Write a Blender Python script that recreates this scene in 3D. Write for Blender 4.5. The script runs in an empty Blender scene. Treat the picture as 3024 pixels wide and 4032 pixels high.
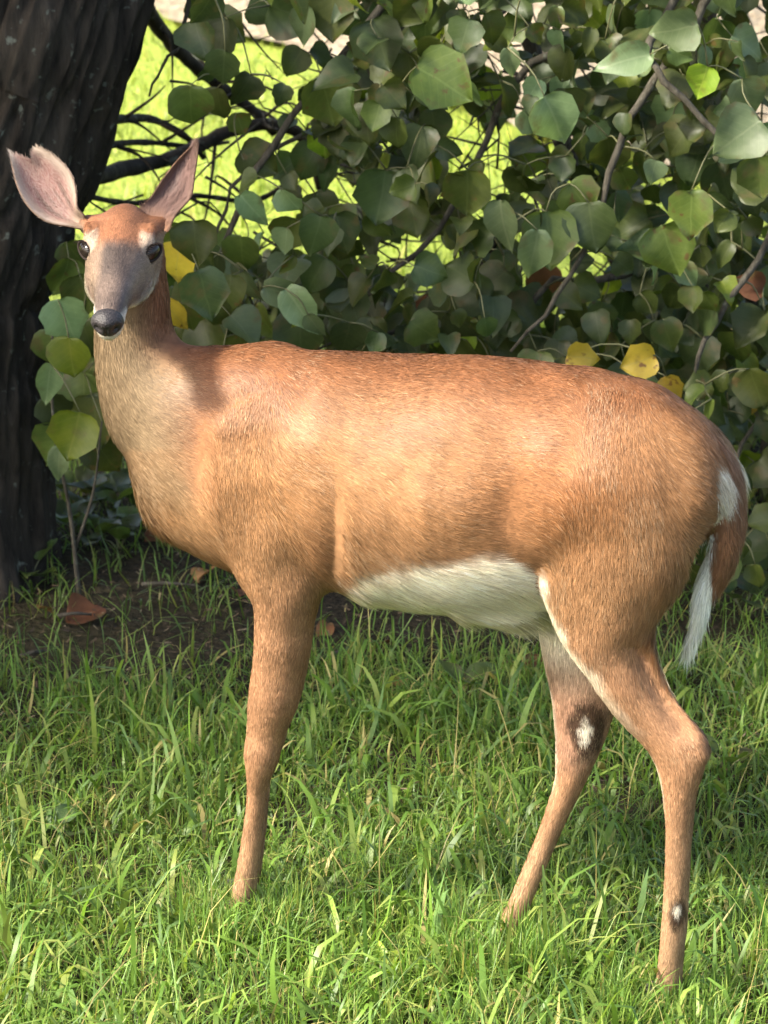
import bpy, math, random
import numpy as np
from mathutils import Vector, Matrix

# ------------------------------------------------------------------ camera, sky, sun, exposure
SC = bpy.context.scene
COL = SC.collection
RNG = np.random.default_rng(11)
random.seed(5)
TH = math.radians(19.0)                       # camera looks down by this much
FPX = 17550.0                                 # focal length in pixels of the 3024 x 4032 photograph
FW = np.array([0.0, math.cos(TH), -math.sin(TH)])
RT = np.array([1.0, 0.0, 0.0])
UP = np.array([0.0, math.sin(TH), math.cos(TH)])
CAM = np.array([0.0, 0.0, 0.62]) - 6.5 * FW

cd = bpy.data.cameras.new('camera')
cd.sensor_fit = 'HORIZONTAL'; cd.sensor_width = 24.0; cd.lens = 24.0 * FPX / 3024.0
cd.clip_start = 0.05; cd.clip_end = 2000
co = bpy.data.objects.new('camera', cd); COL.objects.link(co)
cd.dof.use_dof = True; cd.dof.focus_distance = 6.45; cd.dof.aperture_fstop = 10.0
co.location = CAM
co.rotation_euler = (math.radians(90) - TH, 0, 0)
SC.camera = co

SUN = np.array([-0.66, -0.28, 0.62]); SUN /= np.linalg.norm(SUN)      # direction towards the sun
W = bpy.data.worlds.new('World'); SC.world = W; W.use_nodes = True
nt = W.node_tree
sky = nt.nodes.new('ShaderNodeTexSky'); sky.sky_type = 'NISHITA'; sky.sun_disc = False
sky.sun_elevation = math.asin(SUN[2]); sky.sun_rotation = math.atan2(SUN[0], SUN[1])
sky.dust_density = 4.0; sky.air_density = 1.0; sky.ozone_density = 0.6
nt.links.new(sky.outputs[0], nt.nodes['Background'].inputs[0])
nt.nodes['Background'].inputs[1].default_value = 0.15
sl = bpy.data.lights.new('sun', 'SUN'); sl.energy = 4.2; sl.angle = math.radians(7.0); sl.color = (1.0, 0.93, 0.80)
so = bpy.data.objects.new('sun', sl); COL.objects.link(so)
so.rotation_euler = Vector(SUN).to_track_quat('Z', 'Y').to_euler()
so.location = (-4, -2, 8)
SC.view_settings.view_transform = 'Standard'; SC.view_settings.look = 'None'
SC.view_settings.gamma = 1.0; SC.view_settings.use_curve_mapping = False
SC.view_settings.exposure = 1.80

# ------------------------------------------------------------------ helpers
def ray(px, py):
    return FW + RT * (px - 1512.0) / FPX + UP * (2016.0 - py) / FPX
def ground(px, py, z=0.0):
    r = ray(px, py); return CAM + r * ((z - CAM[2]) / r[2])
def at_y(px, py, y):
    r = ray(px, py); return CAM + r * ((y - CAM[1]) / r[1])
def project(P):
    d = P - CAM
    zc = d @ FW
    return 1512.0 + FPX * (d @ RT) / zc, 2016.0 - FPX * (d @ UP) / zc
def nrm(v):
    v = np.asarray(v, float); return v / np.maximum(np.linalg.norm(v, axis=-1, keepdims=True), 1e-12)
def sm(a, b, x):
    t = np.clip((x - a) / (b - a), 0, 1); return t * t * (3 - 2 * t)
def lerp(a, b, t):
    return a + (b - a) * t

def _hash(ix, iy, iz, seed):
    h = (ix.astype(np.int64) * 374761393 + iy.astype(np.int64) * 668265263 + iz.astype(np.int64) * 1274126177 + seed * 974711) & 0x7fffffff
    h = ((h ^ (h >> 13)) * 1103515245) & 0x7fffffff
    return ((h ^ (h >> 16)) & 0xffff) / 65535.0
def noise(P, scale, seed=0):
    Q = np.asarray(P, float) * scale
    i = np.floor(Q).astype(np.int64); f = Q - i; f = f * f * (3 - 2 * f)
    r = 0
    for dx in (0, 1):
        for dy in (0, 1):
            for dz in (0, 1):
                w = (f[:, 0] if dx else 1 - f[:, 0]) * (f[:, 1] if dy else 1 - f[:, 1]) * (f[:, 2] if dz else 1 - f[:, 2])
                r = r + w * _hash(i[:, 0] + dx, i[:, 1] + dy, i[:, 2] + dz, seed)
    return r

def tag(o, label=None, cat=None, group=None, kind=None):
    if label: o['label'] = label
    if cat: o['category'] = cat
    if group: o['group'] = group
    if kind: o['kind'] = kind
    return o
def empty(name, loc=(0, 0, 0)):
    o = bpy.data.objects.new(name, None); COL.objects.link(o); o.location = loc
    o.empty_display_size = 0.1
    return o
def np_mesh(name, V, polys, color=None, smooth=True, uv=None, normals=None):
    """polys: int array (n,k); V (m,3); colour per vertex (m,3)"""
    me = bpy.data.meshes.new(name)
    V = np.ascontiguousarray(V, np.float32); F = np.ascontiguousarray(polys, np.int32)
    n, k = F.shape
    me.vertices.add(len(V)); me.vertices.foreach_set('co', V.ravel())
    me.loops.add(n * k); me.loops.foreach_set('vertex_index', F.ravel())
    me.polygons.add(n)
    me.polygons.foreach_set('loop_start', np.arange(0, n * k, k, dtype=np.int32))
    me.polygons.foreach_set('loop_total', np.full(n, k, np.int32))
    if uv is not None:
        l = me.uv_layers.new(name='UVMap'); l.data.foreach_set('uv', np.ascontiguousarray(uv[F.ravel()], np.float32).ravel())
    if color is not None:
        a = me.color_attributes.new('Col', 'FLOAT_COLOR', 'POINT')
        c = np.ones((len(V), 4), np.float32); c[:, :3] = color
        a.data.foreach_set('color', c.ravel())
    me.update(calc_edges=True)
    me.polygons.foreach_set('use_smooth', np.full(n, smooth, bool))
    if normals is not None:
        me.normals_split_custom_set_from_vertices(np.ascontiguousarray(normals, np.float32))
    return me
def put(name, me, mat=None, parent=None, loc=None):
    o = bpy.data.objects.new(name, me); COL.objects.link(o)
    if mat is not None and not len(me.materials): me.materials.append(mat)
    if parent is not None: hang(o, parent)
    if loc is not None: o.location = loc
    return o
def hang(o, parent):
    o.parent = parent
    if parent.type == 'EMPTY': o.matrix_parent_inverse = Matrix.Translation(-parent.location)

def material(name, rough=0.7, spec=0.3):
    m = bpy.data.materials.new(name); m.use_nodes = True
    n = m.node_tree.nodes; b = n['Principled BSDF']
    b.inputs['Roughness'].default_value = rough
    b.inputs['Specular IOR Level'].default_value = spec
    return m, n, m.node_tree.links, b
def node(n, typ, **kw):
    x = n.new(typ)
    for k, v in kw.items():
        if hasattr(x, k): setattr(x, k, v)
        else: x.inputs[k.replace('_', ' ')].default_value = v
    return x
def ramp(n, stops):
    r = n.new('ShaderNodeValToRGB'); e = r.color_ramp.elements
    while len(e) < len(stops): e.new(0.5)
    for q, (p, c) in zip(e, stops): q.position = p; q.color = (*c, 1)
    return r
def mixrgb(n, l, mode, fac, a, b):
    x = n.new('ShaderNodeMix'); x.data_type = 'RGBA'; x.blend_type = mode
    for sock, v in ((x.inputs[0], fac), (x.inputs[6], a), (x.inputs[7], b)):
        if hasattr(v, 'is_linked'): l.new(v, sock)
        elif isinstance(v, (int, float)): sock.default_value = v
        else: sock.default_value = (*v, 1)
    return x.outputs[2]
def translucent_mix(m, n, l, b, colsock, fac=0.35, gain=1.3):
    tr = n.new('ShaderNodeBsdfTranslucent')
    g = mixrgb(n, l, 'MULTIPLY', 1.0, colsock, (gain, gain * 1.05, gain * 0.6))
    l.new(g, tr.inputs[0])
    mx = n.new('ShaderNodeMixShader'); mx.inputs[0].default_value = fac
    l.new(b.outputs[0], mx.inputs[1]); l.new(tr.outputs[0], mx.inputs[2])
    l.new(mx.outputs[0], n['Material Output'].inputs[0])

# ---- materials
def mat_vcol(name, rough, spec, trans=0.0, noise_scale=None, sheen=0.0):
    m, n, l, b = material(name, rough, spec)
    a = n.new('ShaderNodeVertexColor'); a.layer_name = 'Col'
    c = a.outputs[0]
    if noise_scale:
        t = node(n, 'ShaderNodeTexNoise'); t.inputs['Scale'].default_value = noise_scale; t.inputs['Detail'].default_value = 4
        tc = n.new('ShaderNodeNewGeometry'); l.new(tc.outputs['Position'], t.inputs['Vector'])
        r = ramp(n, [(0.3, (0.75, 0.75, 0.75)), (0.7, (1.2, 1.2, 1.2))]); l.new(t.outputs[0], r.inputs[0])
        c = mixrgb(n, l, 'MULTIPLY', 1.0, c, r.outputs[0])
    l.new(c, b.inputs['Base Color'])
    if sheen:
        b.inputs['Sheen Weight'].default_value = sheen; b.inputs['Sheen Roughness'].default_value = 0.5
    if trans: translucent_mix(m, n, l, b, c, trans)
    return m
M_HIDE = mat_vcol('deer_hide', 0.8, 0.15, noise_scale=60)
M_FUR = mat_vcol('deer_fur', 0.55, 0.25, trans=0.12)
M_GRASS = mat_vcol('grass_blade', 0.45, 0.35, trans=0.38)
M_LITTER = mat_vcol('dry_litter', 0.8, 0.15)

def mat_bark(name, dark, light, scale=14):
    m, n, l, b = material(name, 0.9, 0.12)
    g = n.new('ShaderNodeTexCoord')
    mp = n.new('ShaderNodeMapping'); mp.inputs['Scale'].default_value = (1, 1, 0.22); l.new(g.outputs['Object'], mp.inputs[0])
    t = node(n, 'ShaderNodeTexNoise'); t.inputs['Scale'].default_value = scale * 2; t.inputs['Detail'].default_value = 9; t.inputs['Roughness'].default_value = 0.7
    l.new(mp.outputs[0], t.inputs['Vector'])
    r = ramp(n, [(0.32, dark), (0.62, light), (0.8, tuple(min(1, x * 1.9) for x in light))]); l.new(t.outputs[0], r.inputs[0])
    t2 = node(n, 'ShaderNodeTexNoise'); t2.inputs['Scale'].default_value = 42; t2.inputs['Detail'].default_value = 6; l.new(g.outputs['Object'], t2.inputs['Vector'])
    r2 = ramp(n, [(0.62, (0, 0, 0)), (0.72, (1, 1, 1))]); l.new(t2.outputs[0], r2.inputs[0])
    c = mixrgb(n, l, 'MIX', r2.outputs[0], r.outputs[0], (0.14, 0.15, 0.12))
    l.new(c, b.inputs['Base Color'])
    bp = n.new('ShaderNodeBump'); bp.inputs['Strength'].default_value = 0.7; bp.inputs['Distance'].default_value = 0.012
    l.new(t.outputs[0], bp.inputs['Height']); l.new(bp.outputs[0], b.inputs['Normal'])
    return m
M_BARK = mat_bark('dark_bark', (0.012, 0.010, 0.008), (0.050, 0.041, 0.031))
M_TWIG = mat_bark('twig_bark', (0.035, 0.03, 0.022), (0.10, 0.09, 0.07), 40)
M_STEM, _n, _l, _b = material('green_stem', 0.5, 0.3); _b.inputs['Base Color'].default_value = (0.11, 0.11, 0.05, 1)

def mat_leaf(name, c0, c1, vein, trans=0.32, rough=0.46, spec=0.42, spots=None):
    m, n, l, b = material(name, rough, spec)
    uv = n.new('ShaderNodeUVMap')
    oi = n.new('ShaderNodeObjectInfo')
    nz = node(n, 'ShaderNodeTexNoise'); nz.inputs['Scale'].default_value = 5; nz.inputs['Detail'].default_value = 6; nz.inputs['Roughness'].default_value = 0.65
    geo = n.new('ShaderNodeNewGeometry'); mul = n.new('ShaderNodeVectorMath'); mul.operation = 'MULTIPLY'
    mul.inputs[1].default_value = (6, 6, 6); l.new(geo.outputs['Position'], mul.inputs[0]); l.new(mul.outputs[0], nz.inputs['Vector'])
    r = ramp(n, [(0.3, c0), (0.72, c1)]); l.new(nz.outputs[0], r.inputs[0])
    # veins: slanted side veins and midrib from the leaf's own coordinates
    sx = n.new('ShaderNodeSeparateXYZ'); l.new(uv.outputs[0], sx.inputs[0])
    def mth(op, a, bb=None):
        q = n.new('ShaderNodeMath'); q.operation = op
        for i, v in enumerate((a, bb)):
            if v is None: continue
            if hasattr(v, 'is_linked'): l.new(v, q.inputs[i])
            else: q.inputs[i].default_value = v
        return q.outputs[0]
    ax = mth('ABSOLUTE', mth('SUBTRACT', sx.outputs[0], 0.5))
    ph = mth('MULTIPLY', mth('SUBTRACT', sx.outputs[1], mth('MULTIPLY', ax, 0.75)), 7.0)
    fr = mth('ABSOLUTE', mth('SUBTRACT', mth('FRACT', ph), 0.5))
    side = mth('LESS_THAN', fr, 0.055)
    mid = mth('LESS_THAN', ax, 0.016)
    v = mth('MULTIPLY', mth('MAXIMUM', mth('MULTIPLY', side, 0.5), mid), 0.42)
    c = mixrgb(n, l, 'MIX', v, r.outputs[0], vein)
    hs = n.new('ShaderNodeHueSaturation'); l.new(c, hs.inputs['Color'])
    mr = n.new('ShaderNodeMapRange'); l.new(oi.outputs['Random'], mr.inputs[0]); mr.inputs[3].default_value = 0.6; mr.inputs[4].default_value = 1.4
    l.new(mr.outputs[0], hs.inputs['Value'])
    mh = n.new('ShaderNodeMapRange'); l.new(oi.outputs['Random'], mh.inputs[0]); mh.inputs[3].default_value = 0.485; mh.inputs[4].default_value = 0.515
    l.new(mh.outputs[0], hs.inputs['Hue'])
    c = hs.outputs[0]
    e1 = mth('ABSOLUTE', mth('SUBTRACT', sx.outputs[0], 0.5)); nz3 = node(n, 'ShaderNodeTexNoise'); nz3.inputs['Scale'].default_value = 26; nz3.inputs['Detail'].default_value = 5; l.new(geo.outputs['Position'], nz3.inputs['Vector'])
    wr_ = ramp(n, [(0.62, (0, 0, 0)), (0.74, (1, 1, 1))]); l.new(mth('ADD', nz3.outputs[0], mth('MULTIPLY', e1, 0.22)), wr_.inputs[0])
    c = mixrgb(n, l, 'MIX', mth('MULTIPLY', wr_.outputs[0], 0.65), c, (0.10, 0.075, 0.028))
    if spots:
        t2 = node(n, 'ShaderNodeTexNoise'); t2.inputs['Scale'].default_value = 55; l.new(geo.outputs['Position'], t2.inputs['Vector'])
        r2 = ramp(n, [(0.62, (0, 0, 0)), (0.7, (1, 1, 1))]); l.new(t2.outputs[0], r2.inputs[0])
        c = mixrgb(n, l, 'MIX', r2.outputs[0], c, spots)
    l.new(c, b.inputs['Base Color'])
    bp = n.new('ShaderNodeBump'); bp.inputs['Strength'].default_value = 0.35; bp.inputs['Distance'].default_value = 0.003
    l.new(mth('ADD', nz.outputs[0], mth('MULTIPLY', v, -1.0)), bp.inputs['Height']); l.new(bp.outputs[0], b.inputs['Normal'])
    translucent_mix(m, n, l, b, c, trans, 1.5)
    return m
LEAFM = {
    'green': mat_leaf('leaf_green', (0.044, 0.064, 0.013), (0.080, 0.108, 0.022), (0.105, 0.13, 0.035)),
    'blue': mat_leaf('leaf_blue_green', (0.030, 0.048, 0.014), (0.054, 0.080, 0.024), (0.075, 0.10, 0.04)),
    'olive': mat_leaf('leaf_olive', (0.055, 0.078, 0.014), (0.095, 0.118, 0.022), (0.12, 0.15, 0.04), spots=(0.10, 0.07, 0.02)),
    'pale': mat_leaf('leaf_pale_and_sunlit', (0.11, 0.16, 0.07), (0.16, 0.22, 0.10), (0.22, 0.27, 0.14)),  # pale leaves, and leaves with sunlit sheen put into the colour
    'lime': mat_leaf('leaf_lime', (0.13, 0.20, 0.018), (0.22, 0.28, 0.025), (0.30, 0.33, 0.06), 0.4),
    'yellow': mat_leaf('leaf_yellow', (0.36, 0.25, 0.025), (0.50, 0.36, 0.045), (0.36, 0.28, 0.06), 0.4, spots=(0.16, 0.08, 0.02)),
    'brown': mat_leaf('leaf_brown', (0.12, 0.055, 0.025), (0.23, 0.11, 0.045), (0.16, 0.08, 0.03), 0.2, 0.7, 0.2),
}

# ------------------------------------------------------------------ ground, path
def mat_ground():
    m, n, l, b = material('lawn_soil', 0.95, 0.1)
    g = n.new('ShaderNodeNewGeometry')
    t = node(n, 'ShaderNodeTexNoise'); t.inputs['Scale'].default_value = 2.2; t.inputs['Detail'].default_value = 8; l.new(g.outputs['Position'], t.inputs['Vector'])
    t2 = node(n, 'ShaderNodeTexNoise'); t2.inputs['Scale'].default_value = 70; t2.inputs['Detail'].default_value = 6; l.new(g.outputs['Position'], t2.inputs['Vector'])
    r = ramp(n, [(0.35, (0.022, 0.017, 0.012)), (0.6, (0.038, 0.032, 0.018)), (0.78, (0.05, 0.055, 0.02))]); l.new(t.outputs[0], r.inputs[0])
    r2 = ramp(n, [(0.3, (0.5, 0.5, 0.5)), (0.7, (1.4, 1.4, 1.3))]); l.new(t2.outputs[0], r2.inputs[0])
    near = mixrgb(n, l, 'MULTIPLY', 1.0, r.outputs[0], r2.outputs[0])
    # farther out the turf colour is brightened to stand in for strong sun
    sx = n.new('ShaderNodeSeparateXYZ'); l.new(g.outputs['Position'], sx.inputs[0])
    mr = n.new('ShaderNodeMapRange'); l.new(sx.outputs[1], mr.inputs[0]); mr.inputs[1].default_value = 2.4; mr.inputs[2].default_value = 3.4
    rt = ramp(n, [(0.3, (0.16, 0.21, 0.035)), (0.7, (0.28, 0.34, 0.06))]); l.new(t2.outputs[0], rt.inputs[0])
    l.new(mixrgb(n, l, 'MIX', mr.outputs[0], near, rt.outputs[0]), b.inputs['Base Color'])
    bp = n.new('ShaderNodeBump'); bp.inputs['Strength'].default_value = 0.8; bp.inputs['Distance'].default_value = 0.02
    l.new(t2.outputs[0], bp.inputs['Height']); l.new(bp.outputs[0], b.inputs['Normal'])
    return m
def ground_sheet():
    xs = np.concatenate([[-400, -60, -12], np.linspace(-5, 5, 81), [12, 60, 400]])
    ys = np.concatenate([[-400, -60, -12], np.linspace(-5, 9, 113), [16, 60, 400, 1200]])
    X, Y = np.meshgrid(xs, ys, indexing='ij')
    P = np.stack([X.ravel(), Y.ravel(), np.zeros(X.size)], 1)
    near = (np.abs(P[:, 0]) < 5) & (np.abs(P[:, 1] - 2) < 7)
    P[:, 2] = np.where(near, (noise(P, 2.5, 3) - 0.5) * 0.03 + (noise(P, 7, 4) - 0.5) * 0.014 - 0.012, -0.012)
    nx, ny = len(xs), len(ys)
    i = np.arange(nx * ny).reshape(nx, ny)
    F = np.stack([i[:-1, :-1], i[1:, :-1], i[1:, 1:], i[:-1, 1:]], -1).reshape(-1, 4)
    o = put('ground', np_mesh('ground', P, F), mat_ground()); tag(o, kind='structure')
ground_sheet()
def path_sheet():
    m, n, l, b = material('pale_gravel', 0.95, 0.1)
    g = n.new('ShaderNodeNewGeometry')
    t = node(n, 'ShaderNodeTexVoronoi'); t.inputs['Scale'].default_value = 38; l.new(g.outputs['Position'], t.inputs['Vector'])
    r = ramp(n, [(0.0, (0.13, 0.10, 0.065)), (0.5, (0.24, 0.195, 0.13)), (1.0, (0.32, 0.27, 0.19))]); l.new(t.outputs['Color'], r.inputs[0])
    l.new(r.outputs[0], b.inputs['Base Color'])
    bp = n.new('ShaderNodeBump'); bp.inputs['Strength'].default_value = 0.6; bp.inputs['Distance'].default_value = 0.015
    l.new(t.outputs[0], bp.inputs['Height']); l.new(bp.outputs[0], b.inputs['Normal'])
    A_, B_ = ground(1100, 200), ground(2900, 800); dr = nrm(B_ - A_)
    near = [A_ - dr * 30, A_ - dr * 6, A_, B_, B_ + dr * 6, B_ + dr * 30]
    V = []; k = 0
    ctr = near
    pts = []
    for p, q in zip(ctr[:-1], ctr[1:]):
        for t_ in np.linspace(0, 1, 14, endpoint=False):
            pts.append(lerp(p, q, t_))
    pts.append(ctr[-1])
    pts = np.array(pts); w = 2.2
    d = nrm(np.gradient(pts, axis=0)); nor = np.stack([-d[:, 1], d[:, 0], d[:, 2] * 0], 1)
    wob = (noise(pts, 3.0, 8) - 0.5)[:, None] * 0.25
    rows = [pts + nor * (wob), pts + nor * (w * 0.5), pts + nor * (w + wob)]
    V = np.concatenate(rows); V[:, 2] = 0.022
    n_ = len(pts); i = np.arange(n_ - 1)
    F = np.concatenate([np.stack([k * n_ + i, k * n_ + i + 1, (k + 1) * n_ + i + 1, (k + 1) * n_ + i], 1) for k in (0, 1)])
    o = put('path', np_mesh('path', V, F), m); tag(o, kind='structure')
    return pts, nor
PATH_PTS, PATH_NOR = path_sheet()
def on_path(P):
    dd = P[:, None, :2] - PATH_PTS[None, :, :2]
    j = np.argmin((dd ** 2).sum(-1), 1)
    s = np.einsum('ij,ij->i', P[:, :2] - PATH_PTS[j, :2], PATH_NOR[j, :2])
    return (s > 0.02) & (s < 2.2)

# ------------------------------------------------------------------ tubes (limbs, stems, twigs)
def catmull(P, n):
    P = np.asarray(P, float)
    Q = np.vstack([2 * P[0] - P[1], P, 2 * P[-1] - P[-2]])
    t = np.linspace(0, len(P) - 1 - 1e-9, n); i = t.astype(int); f = (t - i)[:, None]
    a, b, c, d = Q[i], Q[i + 1], Q[i + 2], Q[i + 3]
    return 0.5 * (2 * b + (c - a) * f + (2 * a - 5 * b + 4 * c - d) * f ** 2 + (3 * b - a - 3 * c + d) * f ** 3)
def tube(P, R, sides=8, rough=0.0, seed=0):
    P = np.asarray(P, float); n = len(P)
    T = nrm(np.gradient(P, axis=0))
    ref = np.array([0.3, 0.1, 1.0]) if abs(T[0][2]) < 0.8 else np.array([1.0, 0.2, 0.0])
    U = nrm(np.cross(T, ref)); Vv = np.cross(T, U)
    a = np.linspace(0, 2 * np.pi, sides, endpoint=False)
    R = np.broadcast_to(np.asarray(R, float), (n,))[:, None]
    ring = P[:, None, :] + (U[:, None, :] * np.cos(a)[None, :, None] + Vv[:, None, :] * np.sin(a)[None, :, None]) * R[:, :, None]
    V = ring.reshape(-1, 3)
    if rough:
        V = V + (noise(V, 40, seed)[:, None] - 0.5) * rough * np.repeat(R, sides, 0) * nrm(V - np.repeat(P, sides, 0))
    i = np.arange(n - 1)[:, None] * sides; j = np.arange(sides)[None, :]; j2 = (j + 1) % sides
    F = np.stack([i + j, i + j2, i + sides + j2, i + sides + j], -1).reshape(-1, 4)
    V = np.vstack([V, P[0], P[-1]])
    cap0 = np.array([[len(V) - 2, (k + 1) % sides, k, k] for k in range(sides)])
    cap1 = np.array([[len(V) - 1, (n - 1) * sides + k, (n - 1) * sides + (k + 1) % sides, (n - 1) * sides + (k + 1) % sides] for k in range(sides)])
    return V, F, cap0[:, :3], cap1[:, :3]
def tube_tris(P, R, sides=6, rough=0.0, seed=0):
    V, F, c0, c1 = tube(P, R, sides, rough, seed)
    T = np.concatenate([F[:, [0, 1, 2]], F[:, [0, 2, 3]], c0, c1])
    return V, T
class Bag:
    def __init__(s): s.V = []; s.F = []; s.C = []; s.U = []; s.n = 0
    def add(s, V, F, C=None, U=None):
        s.V.append(V); s.F.append(np.asarray(F) + s.n); s.n += len(V)
        if C is not None: s.C.append(np.broadcast_to(C, (len(V), 3)))
        if U is not None: s.U.append(U)
    def mesh(s, name, smooth=True):
        return np_mesh(name, np.concatenate(s.V), np.concatenate(s.F), np.concatenate(s.C) if s.C else None, smooth, np.concatenate(s.U) if s.U else None)
def solo(name, P, R, mat, parent, sides=8, rough=0.25, seed=0):
    b = Bag(); b.add(*tube_tris(P, R, sides, rough, seed))
    return put(name, b.mesh(name), mat, parent)

# ------------------------------------------------------------------ leaf meshes
def leaf_geo(kind, seed):
    """unit leaf: base at the origin, tip at (0,1,0), upper side +Z; returns V, tris, uv"""
    r = np.random.default_rng(seed)
    t = np.array([0, .025, .09, .2, .36, .53, .70, .86, 1.0]); rows = len(t); cols = [-1, -0.6, 0, 0.6, 1]
    wm, pk, ex = ((0.53, 0.34, 1.9), (0.47, 0.36, 1.7), (0.30, 0.38, 1.6))[kind]
    q = np.clip((t - pk) / (1 - pk), 0, 1)
    w = np.where(t < pk, wm * np.sqrt(np.clip(1 - ((pk - t) / (pk + 0.004)) ** 2, 0, 1)), wm * (1 - q ** ex) * (1 - 0.12 * q))
    w[0] = 0.03; w[-1] = 0.0
    w[2:-1] *= 1 + r.uniform(-0.07, 0.07, rows - 3)
    fold = r.uniform(0.10, 0.60); curl = r.uniform(-0.2, 0.75); wav = r.uniform(0.03, 0.12); tw = r.uniform(-0.6, 0.6)
    V = []; UV = []
    for k, tk in enumerate(t):
        for c in cols:
            x = c * w[k] + r.uniform(-1, 1) * 0.012
            back = (0, -0.05, -0.07, -0.04, 0, 0, 0, 0, 0)[k] * abs(c)
            ser = (0.05 if k % 2 else -0.05) * abs(c) ** 3 * r.uniform(0.3, 1.3)
            y = tk + back + 0.10 * abs(c) * w[k] * (tk - 0.3) * -1
            z = fold * abs(x) - curl * tk * tk * 0.6 + wav * math.sin(5.5 * tk + 2.2 * c + seed) * abs(c) + tw * c * w[k] * (tk - 0.3)
            V.append((x * (1 + ser), y, z)); UV.append((0.5 + 0.5 * c * (w[k] / 0.56), tk))
    nc = len(cols); F = []
    for k in range(rows - 1):
        for c in range(nc - 1):
            a = k * nc + c
            F += [(a, a + 1, a + nc + 1), (a, a + nc + 1, a + nc)]
    return np.array(V), np.array(F), np.array(UV)
LEAFGEO = [leaf_geo(k % 3 if k < 6 else (k % 2), 40 + k) for k in range(18)]
_leaf_mesh = {}
def leaf_mesh(shape, colr):
    if (shape, colr) not in _leaf_mesh:
        V, F, U = LEAFGEO[shape]
        me = np_mesh('leaf', V, F, None, True, U); me.materials.append(LEAFM[colr]); _leaf_mesh[(shape, colr)] = me
    return _leaf_mesh[(shape, colr)]
def leaf_matrix(base, tipdir, normal, size):
    y = nrm(tipdir); z = np.asarray(normal, float); z = nrm(z - y * (z @ y)); x = np.cross(y, z)
    return np.stack([x, y, z], 1) * size, np.asarray(base, float)
def place_leaf(parent, base, tipdir, normal, size, shape, colr):
    R, b = leaf_matrix(base, tipdir, normal, size)
    o = bpy.data.objects.new('leaf', leaf_mesh(shape, colr)); COL.objects.link(o); hang(o, parent)
    M = Matrix.Identity(4)
    for i in range(3):
        for j in range(3): M[i][j] = R[i, j]
        M[i][3] = b[i]
    o.matrix_basis = M
    return o


# ------------------------------------------------------------------ the leaning tree beside the deer
def leaf_lo(seed):
    r = np.random.default_rng(seed)
    w = r.uniform(0.38, 0.5); f = r.uniform(0.05, 0.2); c = r.uniform(0, 0.25)
    V = np.array([(0, 0, 0), (-w, 0.38, f), (w, 0.38, f), (-w * 0.6, 0.72, f * 0.6 - c * 0.5), (w * 0.6, 0.72, f * 0.6 - c * 0.5), (0, 1, -c), (0, 0.4, 0), (0, 0.72, -c * 0.5)])
    F = np.array([(0, 6, 1), (0, 2, 6), (1, 6, 7), (1, 7, 3), (6, 2, 4), (6, 4, 7), (3, 7, 5), (7, 4, 5)])
    U = np.stack([0.5 + V[:, 0], V[:, 1]], 1)
    return V, F, U
LO = [leaf_lo(i) for i in range(5)]
def rand_leaf_frames(n, face, spread, droop):
    """tip directions hanging down and normals facing roughly 'face'"""
    N = nrm(np.asarray(face, float) + RNG.normal(0, spread, (n, 3)))
    T = nrm(np.array([0, 0, -1.0]) * droop + RNG.normal(0, 0.55, (n, 3)))
    T = nrm(T - N * np.einsum('ij,ij->i', T, N)[:, None])
    return T, N
def leaf_cloud(P, T, N, S, geos):
    b = Bag()
    which = RNG.integers(0, len(geos), len(P))
    X = np.cross(T, N)
    for k, (V, F, U) in enumerate(geos):
        i = np.where(which == k)[0]
        if not len(i): continue
        W_ = (P[i][:, None, :] + S[i][:, None, None] * (V[None, :, 0:1] * X[i][:, None, :] + V[None, :, 1:2] * T[i][:, None, :] + V[None, :, 2:3] * N[i][:, None, :]))
        FF = (F[None] + (np.arange(len(i)) * len(V))[:, None, None]).reshape(-1, 3)
        b.add(W_.reshape(-1, 3), FF, None, np.tile(U, (len(i), 1)))
    return b

TY = 1.54
def trunk_mesh(centers, radii, name, sides=150, rings=300, seed=1, flare=0.0):
    C = catmull(centers, rings); R = np.interp(np.linspace(0, 1, rings), np.linspace(0, 1, len(radii)), radii)
    T = nrm(np.gradient(C, axis=0)); U = nrm(np.cross(T, np.array([0, 1.0, 0]))); Vv = np.cross(T, U)
    a = np.linspace(0, 2 * np.pi, sides, endpoint=False)
    D = U[:, None, :] * np.cos(a)[None, :, None] + Vv[:, None, :] * np.sin(a)[None, :, None]
    L = np.concatenate([[0], np.cumsum(np.linalg.norm(np.diff(C, axis=0), axis=1))])
    ca, sa = np.cos(a), np.sin(a)
    Q = np.stack([np.tile(ca * 13, rings), np.tile(sa * 13, rings), np.repeat(L * 5.5, sides)], 1)
    r1 = np.abs(noise(Q, 1.0, seed) - 0.5) * 2; r2 = np.abs(noise(Q, 2.3, seed + 1) - 0.5) * 2
    ridge = (np.clip(r1 * 2.2, 0, 1) * 0.024 + r2 * 0.012 - 0.022).reshape(rings, sides)
    lump = (noise(np.stack([np.tile(ca * 1.3, rings), np.tile(sa * 1.3, rings), np.repeat(L * 2, sides)], 1), 1.0, seed + 5) - 0.5).reshape(rings, sides) * 0.05
    fl = flare * np.exp(-L / 0.11)[:, None] * (0.55 + 0.45 * np.cos(5 * a + 0.6))[None, :]
    RR = R[:, None] * (1 + fl) + ridge * (R[:, None] / 0.23) ** 0.5 + lump * (R[:, None] / 0.23)
    P = (C[:, None, :] + D * RR[:, :, None]).reshape(-1, 3)
    i = np.arange(rings - 1)[:, None] * sides; j = np.arange(sides)[None, :]; j2 = (j + 1) % sides
    F = np.stack([i + j, i + j2, i + sides + j2, i + sides + j], -1).reshape(-1, 4)
    return np_mesh(name, P, F)
edge = [(215, 2200), (190, 2050), (168, 1750), (160, 1450), (170, 1200), (195, 1020), (300, 760), (400, 500), (480, 250), (560, 0)]
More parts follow.
